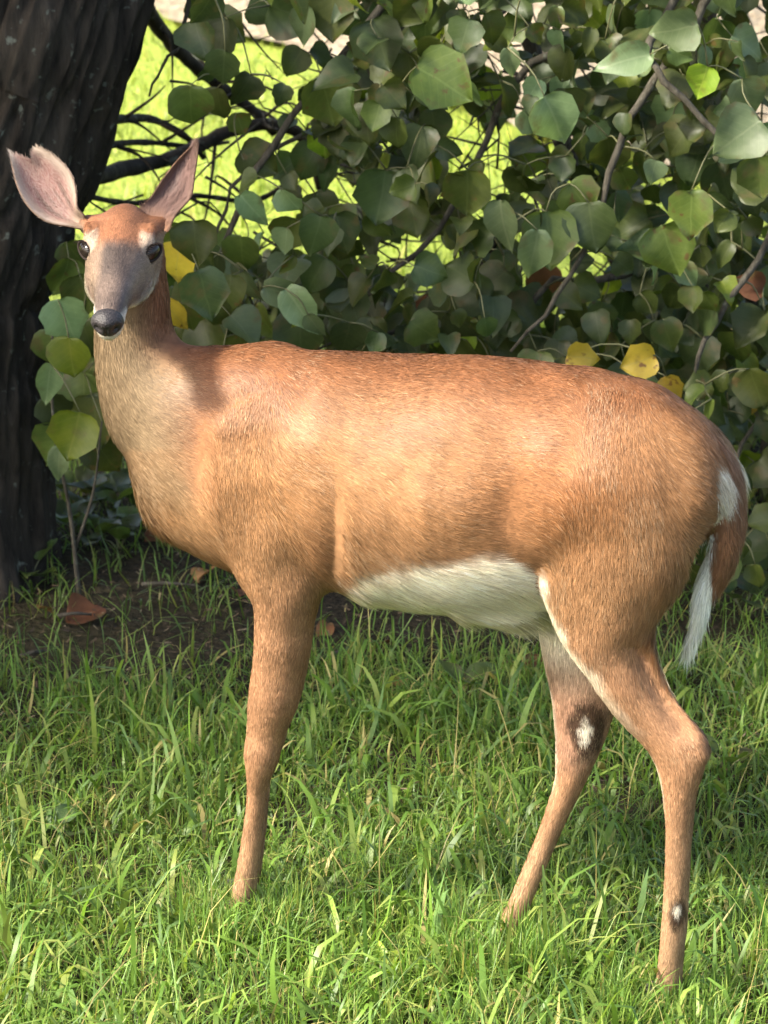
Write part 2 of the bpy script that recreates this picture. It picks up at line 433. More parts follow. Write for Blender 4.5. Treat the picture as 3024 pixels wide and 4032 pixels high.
cen = []; rad = []
for k, (ex, ey) in enumerate(edge):
    p = at_y(ex, ey, TY); r_ = 0.235 - 0.004 * k + (0.012 if k == 0 else 0)
    cen.append([p[0] - r_, TY, p[2]]); rad.append(r_)
cen[0][2] = -0.06
cen += [[-0.52, 1.6, 1.35], [-0.30, 1.68, 1.8]]; rad += [0.19, 0.175]
tree = empty('leaning_tree', (cen[0][0], TY, 0))
tag(tree, 'dark rough-barked tree trunk leaning over beside the doe', 'tree')
put('trunk', trunk_mesh(cen, rad, 'trunk', flare=0.22), M_BARK, tree)
solo('limb', catmull([(-0.33, 1.66, 1.7), (0.0, 1.9, 2.5), (0.5, 2.3, 3.3), (0.9, 2.5, 4.2)], 24), np.linspace(0.16, 0.05, 24), M_BARK, tree, 14)
solo('limb', catmull([(-0.42, 1.64, 1.6), (-0.9, 1.9, 2.4), (-1.2, 2.4, 3.3), (-1.3, 2.6, 4.2)], 24), np.linspace(0.14, 0.05, 24), M_BARK, tree, 14)
# low bare limbs reaching out behind the doe's ear
def px_chain(pts, n=22):
    return catmull([at_y(x, y, d) for x, y, d in pts], n)
lowlimbs = [
    ([(250, 500, 1.72), (470, 470, 2.2), (600, 470, 2.4), (740, 545, 2.5), (800, 620, 2.55)], 40, 22),
    ([(300, 720, 1.72), (480, 670, 2.2), (700, 615, 2.35), (880, 525, 2.45), (1050, 490, 2.5), (1170, 520, 2.55), (1225, 620, 2.6), (1260, 740, 2.65)], 66, 34),
    ([(520, -60, 1.9), (640, 130, 2.2), (800, 290, 2.4), (950, 400, 2.5), (1080, 520, 2.55)], 62, 36),
    ([(330, 770, 1.75), (520, 800, 2.25), (760, 770, 2.4), (1000, 790, 2.5), (1150, 700, 2.55), (1240, 610, 2.6)], 24, 16),
    ([(330, 600, 1.75), (520, 560, 2.3), (760, 575, 2.5), (900, 560, 2.6)], 30, 14),
]
for k, (pts, w0, w1) in enumerate(lowlimbs):
    P = px_chain(pts, 30)
    lm = solo('limb', P, np.linspace(w0, w1, 30) / 2 / 1900.0, M_BARK, tree, 9, 0.5, k)
    for q in range(4):
        j = int(RNG.integers(6, 28)); d = nrm(RNG.normal(0, 1, 3) * np.array([1, .4, 1]) + np.array([0.3, 0, -0.2]))
        L = RNG.uniform(0.08, 0.22)
        mid = P[j] + d * L * 0.5 + RNG.normal(0, 0.02, 3); end = P[j] + d * L + np.array([0, 0, -0.03])
        solo('twig', catmull([P[j], mid, end], 8), np.linspace(0.0045, 0.0012, 8), M_BARK, lm, 5, 0.3, q)
n_ = 900
P = np.stack([RNG.normal(0.0, 0.75, n_), RNG.normal(2.3, 0.6, n_), RNG.uniform(2.4, 4.4, n_)], 1)
T, N = rand_leaf_frames(n_, (-0.3, -0.3, 0.8), 0.6, 1.0)
tag(put('crown', leaf_cloud(P, T, N, RNG.uniform(0.09, 0.14, n_), LO).mesh('crown'), LEAFM['green'], tree), kind='stuff')

# ------------------------------------------------------------------ unseen tree added at the left, its crown shaped to shade bush and lawn
SH = SUN / SUN[2]
shade = empty('added_shade_tree', (-3.4, 1.5, 0))
tag(shade, 'unseen spreading tree added out to the side to shade the bush', 'tree')
put('trunk', trunk_mesh([(-3.4, 1.5, -0.05), (-3.4, 1.5, 0.8), (-3.35, 1.5, 1.6), (-3.2, 1.5, 2.4)], [0.3, 0.27, 0.24, 0.2], 'trunk', 40, 60, 9, 0.25), M_BARK, shade)
for e in ((-4.4, 0.6, 4.2), (-2.0, 0.6, 3.2), (-3.2, 2.6, 4.0), (-1.5, 1.5, 2.9), (-4.2, 1.6, 4.6)):
    solo('limb', catmull([(-3.25, 1.5, 2.1), lerp(np.array([-3.25, 1.5, 2.3]), np.array(e), 0.5) + np.array([0, 0, 0.25]), e], 16), np.linspace(0.14, 0.03, 16), M_BARK, shade, 10)
n_ = 10500
G = np.stack([RNG.uniform(-2.4, 2.6, n_), RNG.uniform(0.44, 3.2, n_), np.zeros(n_)], 1)
cl = noise(G, 2.6, 21)
keep = (cl > 0.26) & ~((((G[:, 0] + 0.48) / 0.32) ** 2 + ((G[:, 1] - 1.82) / 0.22) ** 2 < 1) & (noise(G, 9, 6) > 0.36)) & ~((G[:, 0] > 0.98) & (G[:, 1] < 2.5) & (noise(G, 6, 5) > 0.28)) & (G[:, 1] > 0.48 + 0.15 * noise(G, 4, 2)) & ((G[:, 1] > 0.62) | (noise(G, 5, 44) > 0.42))
G = G[keep]
G2 = np.stack([RNG.uniform(-2.4, 2.6, 5200), RNG.uniform(3.1, 6.2, 5200), np.zeros(5200)], 1)      # thinner, patchy outer crown
G = np.concatenate([G, G2[(noise(G2, 3.2, 57) > 0.56) & (G2[:, 0] > 0.7)]]); n_ = len(G)
Z = RNG.uniform(2.3, 4.6, n_) + 0.4 * noise(G, 1.5, 3)
P = G + SH * Z[:, None]
T, N = rand_leaf_frames(n_, SUN * 0.7 + np.array([0, 0, 0.4]), 0.5, 0.9)
tag(put('crown', leaf_cloud(P, T, N, RNG.uniform(0.09, 0.15, n_), LO).mesh('crown'), LEAFM['green'], shade), kind='stuff')

# ------------------------------------------------------------------ the leafy bush behind the doe
bush = empty('leafy_bush', (0.72, 1.9, 0))
tag(bush, 'large broad-leaved bush with drooping boughs filling the space behind the doe', 'bush')
boughs = []
def bough(pts, r0, r1, name='bough', n=26):
    P = catmull(pts, n); tt = np.linspace(0, 1, n); k = len(boughs) * 3.7; amp = 0.035 * np.sin(np.pi * tt)
    P = P + np.stack([amp * np.sin(9 * tt + k), amp * np.cos(7 * tt + k), 0.7 * amp * np.sin(13 * tt + k)], 1) + RNG.normal(0, 0.003, (n, 3)); boughs.append(P)
    return solo(name, P, np.linspace(r0, r1, n), M_TWIG, bush, 8, 0.4, len(boughs))
bough([(0.74, 1.9, -0.03), (0.70, 1.88, 0.4), (0.60, 1.85, 0.9), (0.45, 1.75, 1.5)], 0.026, 0.014, 'stem')
bough([(0.80, 1.92, -0.03), (0.90, 1.9, 0.5), (0.85, 1.75, 1.1), (0.7, 1.6, 1.6)], 0.030, 0.014, 'stem')
bough([(0.66, 1.95, -0.03), (0.45, 1.98, 0.5), (0.20, 1.9, 1.0), (0.0, 1.8, 1.4)], 0.022, 0.010, 'stem')
bough([(0.45, 1.75, 1.5), (0.20, 1.62, 1.35), (-0.05, 1.55, 1.0), (-0.25, 1.5, 0.62), (-0.38, 1.45, 0.42)], 0.012, 0.003)
bough([(0.60, 1.85, 0.9), (0.40, 1.6, 0.95), (0.20, 1.5, 0.85), (0.02, 1.4, 0.60), (-0.10, 1.35, 0.42)], 0.011, 0.003)
bough([(0.7, 1.6, 1.6), (0.62, 1.4, 1.3), (0.50, 1.3, 0.98), (0.36, 1.22, 0.72), (0.22, 1.2, 0.5)], 0.012, 0.003)
bough([(0.85, 1.75, 1.1), (0.75, 1.5, 1.0), (0.66, 1.35, 0.75), (0.58, 1.28, 0.5), (0.5, 1.25, 0.28)], 0.011, 0.003)
bough([(0.0, 1.8, 1.4), (-0.2, 1.7, 1.25), (-0.36, 1.6, 1.02), (-0.42, 1.6, 0.85)], 0.009, 0.002)
bough([(0.20, 1.9, 1.0), (0.0, 1.75, 0.92), (-0.2, 1.65, 0.72), (-0.36, 1.6, 0.5)], 0.009, 0.002)
bough([(0.90, 1.9, 0.5), (0.80, 1.6, 0.55), (0.70, 1.4, 0.42), (0.6, 1.3, 0.2)], 0.010, 0.003)
bough([(0.70, 1.88, 0.4), (0.50, 1.65, 0.55), (0.3, 1.5, 0.5), (0.15, 1.4, 0.33)], 0.010, 0.003)
bough([(0.45, 1.98, 0.5), (0.25, 1.75, 0.55), (0.05, 1.6, 0.45), (-0.1, 1.5, 0.30)], 0.009, 0.003)
bough([(0.7, 1.6, 1.6), (0.55, 1.35, 1.25), (0.48, 1.2, 1.0), (0.60, 1.12, 0.85), (0.72, 1.1, 0.7)], 0.010, 0.003)
BP = np.concatenate(boughs)

def e_(x, y, cx, cy, rx, ry): return ((x - cx) / rx) ** 2 + ((y - cy) / ry) ** 2 < 1
def leaf_prob(x, y):
    """how full the bush is there: 0 open view to the lawn, 1 closed foliage (x, y: where the spot shows in the photograph)"""
    p = 1.0
    if x < 640 or y > 2420 or y < -160 or x > 3160: return 0.0
    if x < 1270 and y < 940: p = 0.09 if not (x > 1120) else 0.4
    if e_(x, y, 840, 180, 110, 150) or e_(x, y, 1150, 40, 230, 90): p = 0.9
    if e_(x, y, 1910, 530, 190, 120) or e_(x, y, 1640, 960, 140, 110) or e_(x, y, 2190, 980, 70, 130) or e_(x, y, 1340, 140, 80, 120) or e_(x, y, 2990, 80, 90, 90): p = 0.03
    if e_(x, y, 1420, 700, 70, 90) or e_(x, y, 1420, 960, 70, 70) or e_(x, y, 2180, 1240, 130, 60) or e_(x, y, 1690, 1130, 60, 60): p = 0.12
    if y > 1450 and x < 2500: p = 0.15
    return p
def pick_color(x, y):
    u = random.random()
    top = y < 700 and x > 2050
    if top: tbl = [('pale', 0.40), ('green', 0.42), ('blue', 0.10), ('olive', 0.08)]  # more pale leaves here: sunlit highlights painted as leaf colour
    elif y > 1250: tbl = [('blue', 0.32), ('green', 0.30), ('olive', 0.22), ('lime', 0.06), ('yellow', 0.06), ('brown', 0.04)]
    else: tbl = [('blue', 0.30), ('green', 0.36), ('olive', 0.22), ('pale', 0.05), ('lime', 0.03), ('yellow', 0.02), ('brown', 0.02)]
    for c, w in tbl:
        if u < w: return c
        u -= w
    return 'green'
twigs = Bag()
pending = []
def petiole(base, pool=None):
    pending.append(np.asarray(base, float))
def grow_twigs(nodes):
    """join every leaf base to the nearest bough, twig or other leaf base, nearest first"""
    nodes = np.asarray(nodes, float); B = np.array(pending); pending.clear()
    best = np.full(len(B), 1e9); who = np.zeros((len(B), 3))
    for i in range(0, len(B), 256):
        d = ((B[i:i + 256, None, :] - nodes[None]) ** 2).sum(-1); j = d.argmin(1); best[i:i + 256] = d[np.arange(len(j)), j]; who[i:i + 256] = nodes[j]
    done = np.zeros(len(B), bool); load = np.ones(len(B))
    for _ in range(len(B)):
        k = int(np.argmin(np.where(done, 1e9, best))); done[k] = True
        q, b = who[k], B[k]; L = np.linalg.norm(b - q)
        mid = (b + q) / 2 + np.array([0, 0, 0.10 * L]) + RNG.normal(0, 0.06 * L, 3)
        C = catmull([q, mid, b], 6); r = 0.0011 + 0.010 * min(L, 0.12)
        twigs.add(*tube_tris(C, np.linspace(r, 0.0010, 6), 4))
        for p in (C[3], b):
            d = ((B - p) ** 2).sum(1); up = (d < best) & ~done; best[up] = d[up]; who[up] = p
n_leaf = 0
specials = [  # (x, y of the leaf's middle, length in photo pixels, colour, tip direction in degrees from straight down, depth, shape)
    (752, 425, 215, 'green', 2, 1.30, 0), (690, 1050, 215, 'yellow', -12, 1.15, 1), (690, 1250, 210, 'yellow', 28, 1.2, 2), (770, 960, 210, 'green', 5, 1.12, 0),
    (810, 1165, 250, 'blue', 14, 1.10, 1), (2300, 1410, 160, 'yellow', 80, 1.05, 1), (2510, 1425, 170, 'yellow', -70, 1.05, 0), (2650, 1530, 130, 'yellow', 30, 1.1, 1),
    (1130, 1160, 230, 'pale', 70, 1.15, 2), (1190, 1230, 260, 'pale', 35, 1.12, 2), (1245, 1290, 150, 'pale', 30, 1.12, 2), (2190, 480, 260, 'pale', 25, 1.10, 1),
    (2650, 120, 230, 'pale', -75, 1.05, 1), (2450, 240, 260, 'pale', -80, 1.05, 2), (2900, 540, 260, 'pale', -55, 1.0, 0), (2990, 700, 200, 'green', 10, 1.05, 0),
    (2760, 330, 170, 'lime', -20, 1.05, 1), (2950, 390, 200, 'pale', 20, 1.05, 1), (1980, 900, 260, 'pale', 5, 1.15, 2), (2100, 1010, 260, 'pale', -8, 1.12, 2),
    (2160, 950, 270, 'green', 5, 1.2, 0), (2330, 900, 240, 'blue', 8, 1.2, 0), (2720, 850, 240, 'olive', 0, 1.1, 1), (2640, 990, 250, 'olive', 20, 1.15, 0),
    (870, 170, 240, 'blue', -10, 1.4, 0), (900, 110, 200, 'green', 50, 1.45, 1), (1160, 60, 240, 'blue', 70, 1.45, 0), (1190, 110, 220, 'pale', -15, 1.4, 2),
    (1310, 70, 230, 'olive', 0, 1.4, 0), (1290, 400, 250, 'olive', 15, 1.4, 0), (1020, 640, 200, 'olive', 60, 1.5, 0), (1000, 830, 200, 'pale', 40, 1.45, 2),
    (950, 1010, 200, 'green', 0, 1.4, 1), (1180, 1330, 240, 'blue', 0, 1.3, 0), (1840, 760, 230, 'olive', 0, 1.25, 0), (1500, 780, 260, 'blue', -10, 1.3, 0),
    (1500, 180, 250, 'blue', 20, 1.3, 0), (1750, 330, 300, 'olive', 60, 1.2, 0), (2010, 250, 150, 'pale', 10, 1.15, 2), (1680, 90, 220, 'green', 0, 1.3, 1),
]
def put_leaf(x, y, Lpx, colr, ang, dep, shape, face_gain=1.0, parent=None, pool=None, thin=False):
    c = at_y(x, y, dep); size = 0.87 * Lpx / (FPX / np.linalg.norm(c - CAM))
    a = math.radians(ang)
    tip = np.array([math.sin(a), RNG.uniform(-0.25, 0.15), -math.cos(a)])
    N = nrm(np.array([RNG.normal(-0.25, 0.35), -1.0 * face_gain, RNG.normal(0.40, 0.3)]))
    if thin: N = nrm(N + np.array([1.2 * random.choice((-1, 1)), 0, 0.9]))
    tip = nrm(tip); base = c - tip * size * 0.5
    place_leaf(bush if parent is None else parent, base, tip, N, size, shape, colr)
    petiole(base, pool)
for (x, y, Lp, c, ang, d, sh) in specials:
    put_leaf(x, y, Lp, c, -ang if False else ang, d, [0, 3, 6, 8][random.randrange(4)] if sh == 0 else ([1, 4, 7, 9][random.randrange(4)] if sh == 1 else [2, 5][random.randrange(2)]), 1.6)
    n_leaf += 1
placed = [(x, y) for (x, y, *_r) in specials]
tries = 0
while n_leaf < 296 and tries < 30000:
    tries += 1
    x = random.uniform(640, 3100); y = random.uniform(-120, 2300)
    if random.random() > leaf_prob(x, y): continue
    if y > 1400 and x < 700 + (y - 1400) * 2.0: continue
    if y > 1520 and x < 2560: continue
    mind = 82 if tries < 15000 else 66
    if any((x - a) ** 2 + (y - b) ** 2 < mind ** 2 for a, b in placed): continue
    placed.append((x, y)); n_leaf += 1
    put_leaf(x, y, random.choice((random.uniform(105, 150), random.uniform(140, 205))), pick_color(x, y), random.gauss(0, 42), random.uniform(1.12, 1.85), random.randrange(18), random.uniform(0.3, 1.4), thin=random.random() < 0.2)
# deeper foliage of the same bush, too many to count
cand = []
while len(cand) < 1150:
    x = random.uniform(560, 3500); y = random.uniform(-500, 2400)
    pr = leaf_prob(min(max(x, 650), 3150), min(max(y, -150), 2390))
    if x < 1330 and y < 980: pr *= 0.10
    if pr < 0.5: pr *= 0.15
    pr *= float(sm(0.44, 0.62, noise(np.array([[x / 190.0, y / 190.0, 0.5]]), 1.0, 70))[0]) if y < 1150 else 1.0
    if random.random() < pr: cand.append(at_y(x, y, random.uniform(1.6, 2.7)))
while len(cand) < 1750:        # smaller leaves among the big ones
    x = random.uniform(620, 3200); y = random.uniform(-150, 2200)
    if y > 1500 and x < 2560: continue
    if random.random() < leaf_prob(x, y) ** 1.6 * (float(sm(0.36, 0.56, noise(np.array([[x / 150.0, y / 150.0, 7.5]]), 1.0, 71))[0]) if y < 1200 else 1.0): cand.append(at_y(x, y, random.uniform(1.2, 1.75)))
hi = BP[(BP[:, 2] > 1.02)]
for p in hi[RNG.integers(0, len(hi), 620)]:      # the boughs stay leafy above the picture
    q = p + RNG.normal(0, 0.13, 3) * np.array([1, 1, 0.8])
    if project(q[None])[1][0] < -60: cand.append(q)
P = np.array(cand); P = P[P[:, 2] > 0.05]
for c, part in zip(('green', 'blue', 'olive', 'pale', 'lime'), np.array_split(RNG.permutation(len(P)), [int(len(P) * .40), int(len(P) * .68), int(len(P) * .90), int(len(P) * .96)])):
    T, N = rand_leaf_frames(len(part), (-0.3, -0.7, 0.5), 0.45, 1.0)
    tag(put('foliage', leaf_cloud(P[part], T, N, RNG.uniform(0.035, 0.085, len(part)), LEAFGEO).mesh('foliage'), LEAFM[c], bush), kind='stuff')
for p in P[::2]: petiole(p)
grow_twigs(BP)
tag(put('twigs', twigs.mesh('twigs'), M_STEM, bush), kind='stuff')
tang = Bag()
for k in range(620):
    tx, ty = random.uniform(520, 3100), random.uniform(-60, 1500)
    if tx < 1260 and ty < 920 and random.random() < 0.72: continue
    p = at_y(tx, ty, random.uniform(1.7, 2.5)); L = random.uniform(0.06, 0.22)
    d = nrm(RNG.normal(0, 1, 3) * np.array([1, 0.5, 0.8])); e2 = nrm(d + RNG.normal(0, 0.5, 3))
    tang.add(*tube_tris(catmull([p, p + d * L * 0.5, p + d * L * 0.5 + e2 * L * 0.5], 6), np.linspace(0.0022, 0.0007, 6) * random.uniform(0.7, 1.5), 4))
tag(put('dry_twigs', tang.mesh('dry_twigs'), M_TWIG, bush), kind='stuff')

# ------------------------------------------------------------------ sapling between the trunk and the doe's neck
twigs = Bag()
sap = empty('sapling', (-0.545, 1.36, 0))
tag(sap, 'young sapling with big lime and pale leaves beside the dark trunk', 'sapling')
b0 = np.array(sap.location)
S1 = catmull([b0 + (0, 0, -0.03), b0 + (-0.012, -0.03, 0.16), b0 + (-0.035, -0.06, 0.34), b0 + (-0.03, -0.08, 0.56)], 22)
S2 = catmull([b0 + (-0.008, -0.01, 0.08), b0 + (0.03, -0.04, 0.2), b0 + (0.05, -0.06, 0.34)], 14)
solo('stem', S1, np.linspace(0.005, 0.002, 22), M_TWIG, sap, 6, 0.2)
solo('stem', S2, np.linspace(0.0035, 0.0015, 14), M_TWIG, sap, 6, 0.2)
SP = np.concatenate([S1, S2])
for (x, y, Lp, c, ang, d, sh) in [
    (265, 1270, 235, 'pale', 20, 1.0, 1), (280, 1410, 200, 'lime', 5, 0.98, 0), (190, 1520, 210, 'pale', -8, 1.02, 2), (290, 1720, 240, 'lime', -15, 0.98, 3),
    (380, 1660, 260, 'olive', 10, 1.15, 4), (420, 1800, 230, 'olive', 35, 1.2, 7), (230, 1620, 190, 'blue', 40, 1.15, 1), (330, 1560, 220, 'green', 0, 1.2, 0),
    (200, 1380, 180, 'green', -10, 1.12, 6), (330, 1160, 200, 'green', 10, 1.2, 3), (250, 1100, 200, 'olive', -15, 1.22, 9), (210, 1760, 210, 'green', -25, 1.15, 8),
    (230, 1830, 170, 'pale', -5, 1.05, 5), (350, 1340, 190, 'green', 20, 1.2, 6), (300, 1010, 170, 'green', 30, 1.25, 1), (360, 1480, 170, 'olive', -20, 1.22, 3)]:
    put_leaf(x, y, Lp, c, ang, d + 0.18, sh, 1.6, sap, SP)
grow_twigs(SP)
tag(put('twigs', twigs.mesh('twigs'), M_STEM, sap), kind='stuff')

# ------------------------------------------------------------------ the doe
PHI = math.radians(23.0)
HD = np.array([-math.cos(PHI), math.sin(PHI), 0.0])        # the way the body points
LT = np.array([math.sin(PHI), math.cos(PHI), 0.0])         # to its far side
Q0 = np.array([0.432, -0.315, 0.0])
def S(px, py, lat=0.0):
    r = ray(px, py); t = ((Q0 + LT * lat - CAM) @ LT) / (r @ LT); return CAM + r * t
class Chain:
    def __init__(s, C, U, V, A, B, name, n=None):
        n = n or len(C) * 5
        s.C = catmull(C, n); s.U = nrm(catmull(U, n)); s.V = nrm(catmull(V, n))
        t = np.linspace(0, 1, len(C)); tt = np.linspace(0, 1, n)
        s.A = np.maximum(catmull(np.array(A)[:, None] * np.ones(3), n)[:, 0], 0.004)
        s.B = np.maximum(catmull(np.array(B)[:, None] * np.ones(3), n)[:, 0], 0.004)
        s.name = name
def pair_chain(rows, name):
    C, U, V, A, B = [], [], [], [], []
    for (p, q, b, lat) in rows:
        P, Q = S(*p, lat), S(*q, lat)
        C.append((P + Q) / 2); d = P - Q; A.append(np.linalg.norm(d) / 2); U.append(d / np.linalg.norm(d)); V.append(LT); B.append(b)
    return Chain(C, U, V, A, B, name)
# head frame: forehead-to-nose axis points at the camera and down
poll = S(493, 845) + FW * 0.035
_len = 0.27
HF = (RT * -0.016 + UP * -0.158 - FW * 0.217); HF = HF / np.linalg.norm(HF)
HW = nrm(RT - HF * (RT @ HF)); HU = np.cross(HW, HF); HU = HU if HU @ UP > 0 else -HU
def hp(s_, w, u): return poll + HF * s_ + HW * w + HU * u
head_rows = [(0.250, -0.004, -0.050, 0.0175), (0.240, 0.006, -0.052, 0.0235), (0.225, 0.011, -0.043, 0.0260), (0.19, 0.016, -0.047, 0.0295), (0.15, 0.026, -0.060, 0.0385),
             (0.11, 0.037, -0.076, 0.0500), (0.07, 0.043, -0.084, 0.0545), (0.03, 0.037, -0.082, 0.047), (0.0, 0.022, -0.07, 0.033)]
hC = [hp(s_, 0, (t_ + b_) / 2) for s_, t_, b_, w in head_rows]
head = Chain(hC, [HU] * 9, [HW] * 9, [(t_ - b_) / 2 for s_, t_, b_, w in head_rows], [r[3] for r in head_rows], 'head')
def blob_chain(P, Q, r, name):
    return Chain([P, (np.asarray(P) + Q) / 2, Q], [HU] * 3, [HW] * 3, [r, r * 1.15, r * 0.8], [r, r * 1.15, r * 0.8], name, 6)
brow = [blob_chain(hp(0.068, sg * 0.044, 0.024), hp(0.102, sg * 0.041, 0.021), 0.011, 'head') for sg in (-1, 1)]
cheek = [blob_chain(hp(0.11, sg * 0.034, -0.043), hp(0.160, sg * 0.023, -0.034), 0.017, 'head') for sg in (-1, 1)]
earroot = [blob_chain(hp(0.045, -0.034, 0.004), hp(0.020, -0.060, 0.000), 0.017, 'head'), blob_chain(hp(0.045, 0.034, 0.004), hp(0.020, 0.056, 0.002), 0.016, 'head')]
neck = pair_chain([((405, 1020), (640, 1010), .048, 0), ((392, 1180), (655, 1130), .053, 0), ((386, 1320), (668, 1250), .057, 0), ((392, 1450), (705, 1350), .062, 0), ((408, 1580), (790, 1425), .068, 0),
                   ((450, 1720), (920, 1440), .076, 0), ((535, 1812), (1060, 1425), .085, 0), ((650, 1880), (1200, 1420), .09, 0)], 'neck')
torso = pair_chain([((705, 1700), (618, 1985), .055, 0), ((840, 1500), (698, 2125), .088, 0), ((960, 1410), (880, 2215), .110, 0), ((1130, 1375), (1080, 2300), .122, 0), ((1300, 1376), (1320, 2312), .138, 0),
                    ((1500, 1393), (1520, 2362), .152, 0), ((1750, 1405), (1750, 2395), .156, 0), ((2000, 1422), (1950, 2380), .148, 0), ((2200, 1442), (2180, 2310), .14, 0), ((2390, 1476), (2400, 2240), .132, 0),
                    ((2560, 1555), (2560, 2190), .118, 0), ((2700, 1668), (2680, 2090), .09, 0), ((2790, 1770), (2760, 1990), .06, 0)], 'torso')
front_rows = [((800, 1720), (1230, 1640), .05, -.062), ((790, 1950), (1290, 1930), .058, -.066), ((890, 2180), (1318, 2170), .055, -.066), ((985, 2335), (1268, 2325), .048, -.064), ((1004, 2450), (1236, 2440), .042, -.06),
              ((997, 2600), (1212, 2600), .038, -.056), ((974, 2760), (1172, 2760), .033, -.052), ((963, 2880), (1130, 2880), .027, -.048), ((958, 2960), (1106, 2955), .029, -.047), ((965, 3030), (1080, 3030), .026, -.046), ((968, 3100), (1058, 3095), .020, -.045), ((964, 3170), (1052, 3165), .018, -.044),
              ((945, 3300), (1040, 3300), .018, -.042), ((920, 3450), (1022, 3455), .0195, -.04), ((900, 3560), (1006, 3570), .022, -.04), ((884, 3640), (1000, 3650), .020, -.04)]
nfront = pair_chain(front_rows, 'front')
ffront = pair_chain([((p[0] + 34, p[1] - 60), (q[0] + 16, q[1] - 50), b, -lat) for (p, q, b, lat) in front_rows], 'front')
nhind = pair_chain([((2180, 1640), (2640, 1660), .045, -.02), ((2110, 1800), (2740, 1800), .055, -.042), ((2060, 1980), (2800, 1960), .064, -.058), ((2070, 2210), (2725, 2190), .062, -.064), ((2130, 2370), (2625, 2340), .054, -.066), ((2205, 2500), (2545, 2490), .046, -.066),
                    ((2300, 2640), (2572, 2635), .040, -.066), ((2400, 2785), (2640, 2770), .034, -.065), ((2490, 2895), (2735, 2885), .031, -.064), ((2525, 2945), (2790, 2930), .029, -.064), ((2562, 3010), (2794, 3000), .027, -.063), ((2595, 3120), (2757, 3115), .0245, -.062),
                    ((2610, 3300), (2736, 3300), .0205, -.06), ((2606, 3500), (2722, 3500), .0195, -.058), ((2597, 3640), (2714, 3640), .021, -.057), ((2588, 3760), (2700, 3760), .021, -.056), ((2574, 3880), (2690, 3885), .023, -.056), ((2560, 3945), (2686, 3955), .021, -.056)], 'hind')
fhind = pair_chain([((2100, 2050), (2720, 2050), .062, .055), ((2100, 2330), (2600, 2330), .058, .06), ((2125, 2530), (2520, 2530), .049, .062), ((2165, 2730), (2455, 2720), .039, .062), ((2180, 2870), (2405, 2860), .033, .06),
                    ((2184, 2980), (2352, 2975), .029, .055), ((2178, 3085), (2300, 3090), .0245, .05), ((2112, 3270), (2212, 3290), .0195, .04), ((2044, 3425), (2146, 3450), .018, .03), ((1990, 3555), (2090, 3585), .019, .022),
                    ((1938, 3660), (2040, 3695), .022, .018), ((1910, 3730), (2016, 3765), .020, .015)], 'hind')
tailc = pair_chain([((2730, 1735), (2800, 1790), .03, 0), ((2800, 1820), (2870, 1840), .03, 0), ((2826, 1940), (2915, 1920), .030, 0), ((2822, 2080), (2928, 2070), .030, 0), ((2808, 2190), (2912, 2190), .026, 0), ((2806, 2290), (2870, 2290), .016, 0)], 'tail')
tailw = pair_chain([((2796, 2120), (2856, 2120), .018, .0), ((2756, 2250), (2838, 2250), .020, 0), ((2724, 2370), (2808, 2380), .019, 0), ((2698, 2480), (2768, 2490), .014, 0), ((2692, 2560), (2710, 2565), .004, 0)], 'tailw')
udder = pair_chain([((1850, 2330), (1840, 2405), .05, 0.0), ((1960, 2340), (1950, 2425), .055, 0.0), ((2070, 2330), (2060, 2410), .05, 0.0)], 'torso')
tendon = pair_chain([((2510, 2450), (2570, 2450), .016, -.066), ((2568, 2635), (2616, 2635), .013, -.066), ((2640, 2770), (2694, 2770), .012, -.065), ((2712, 2885), (2774, 2875), .014, -.064), ((2735, 2965), (2794, 2950), .016, -.063)], 'hind')
CH = [torso, neck, head] + brow + cheek + earroot + [nfront, ffront, nhind, fhind, tailc, tailw, udder, tendon]
KS = {'torso': .03, 'neck': .026, 'head': .016, 'front': .012, 'hind': .014, 'tail': .012, 'tailw': .010}

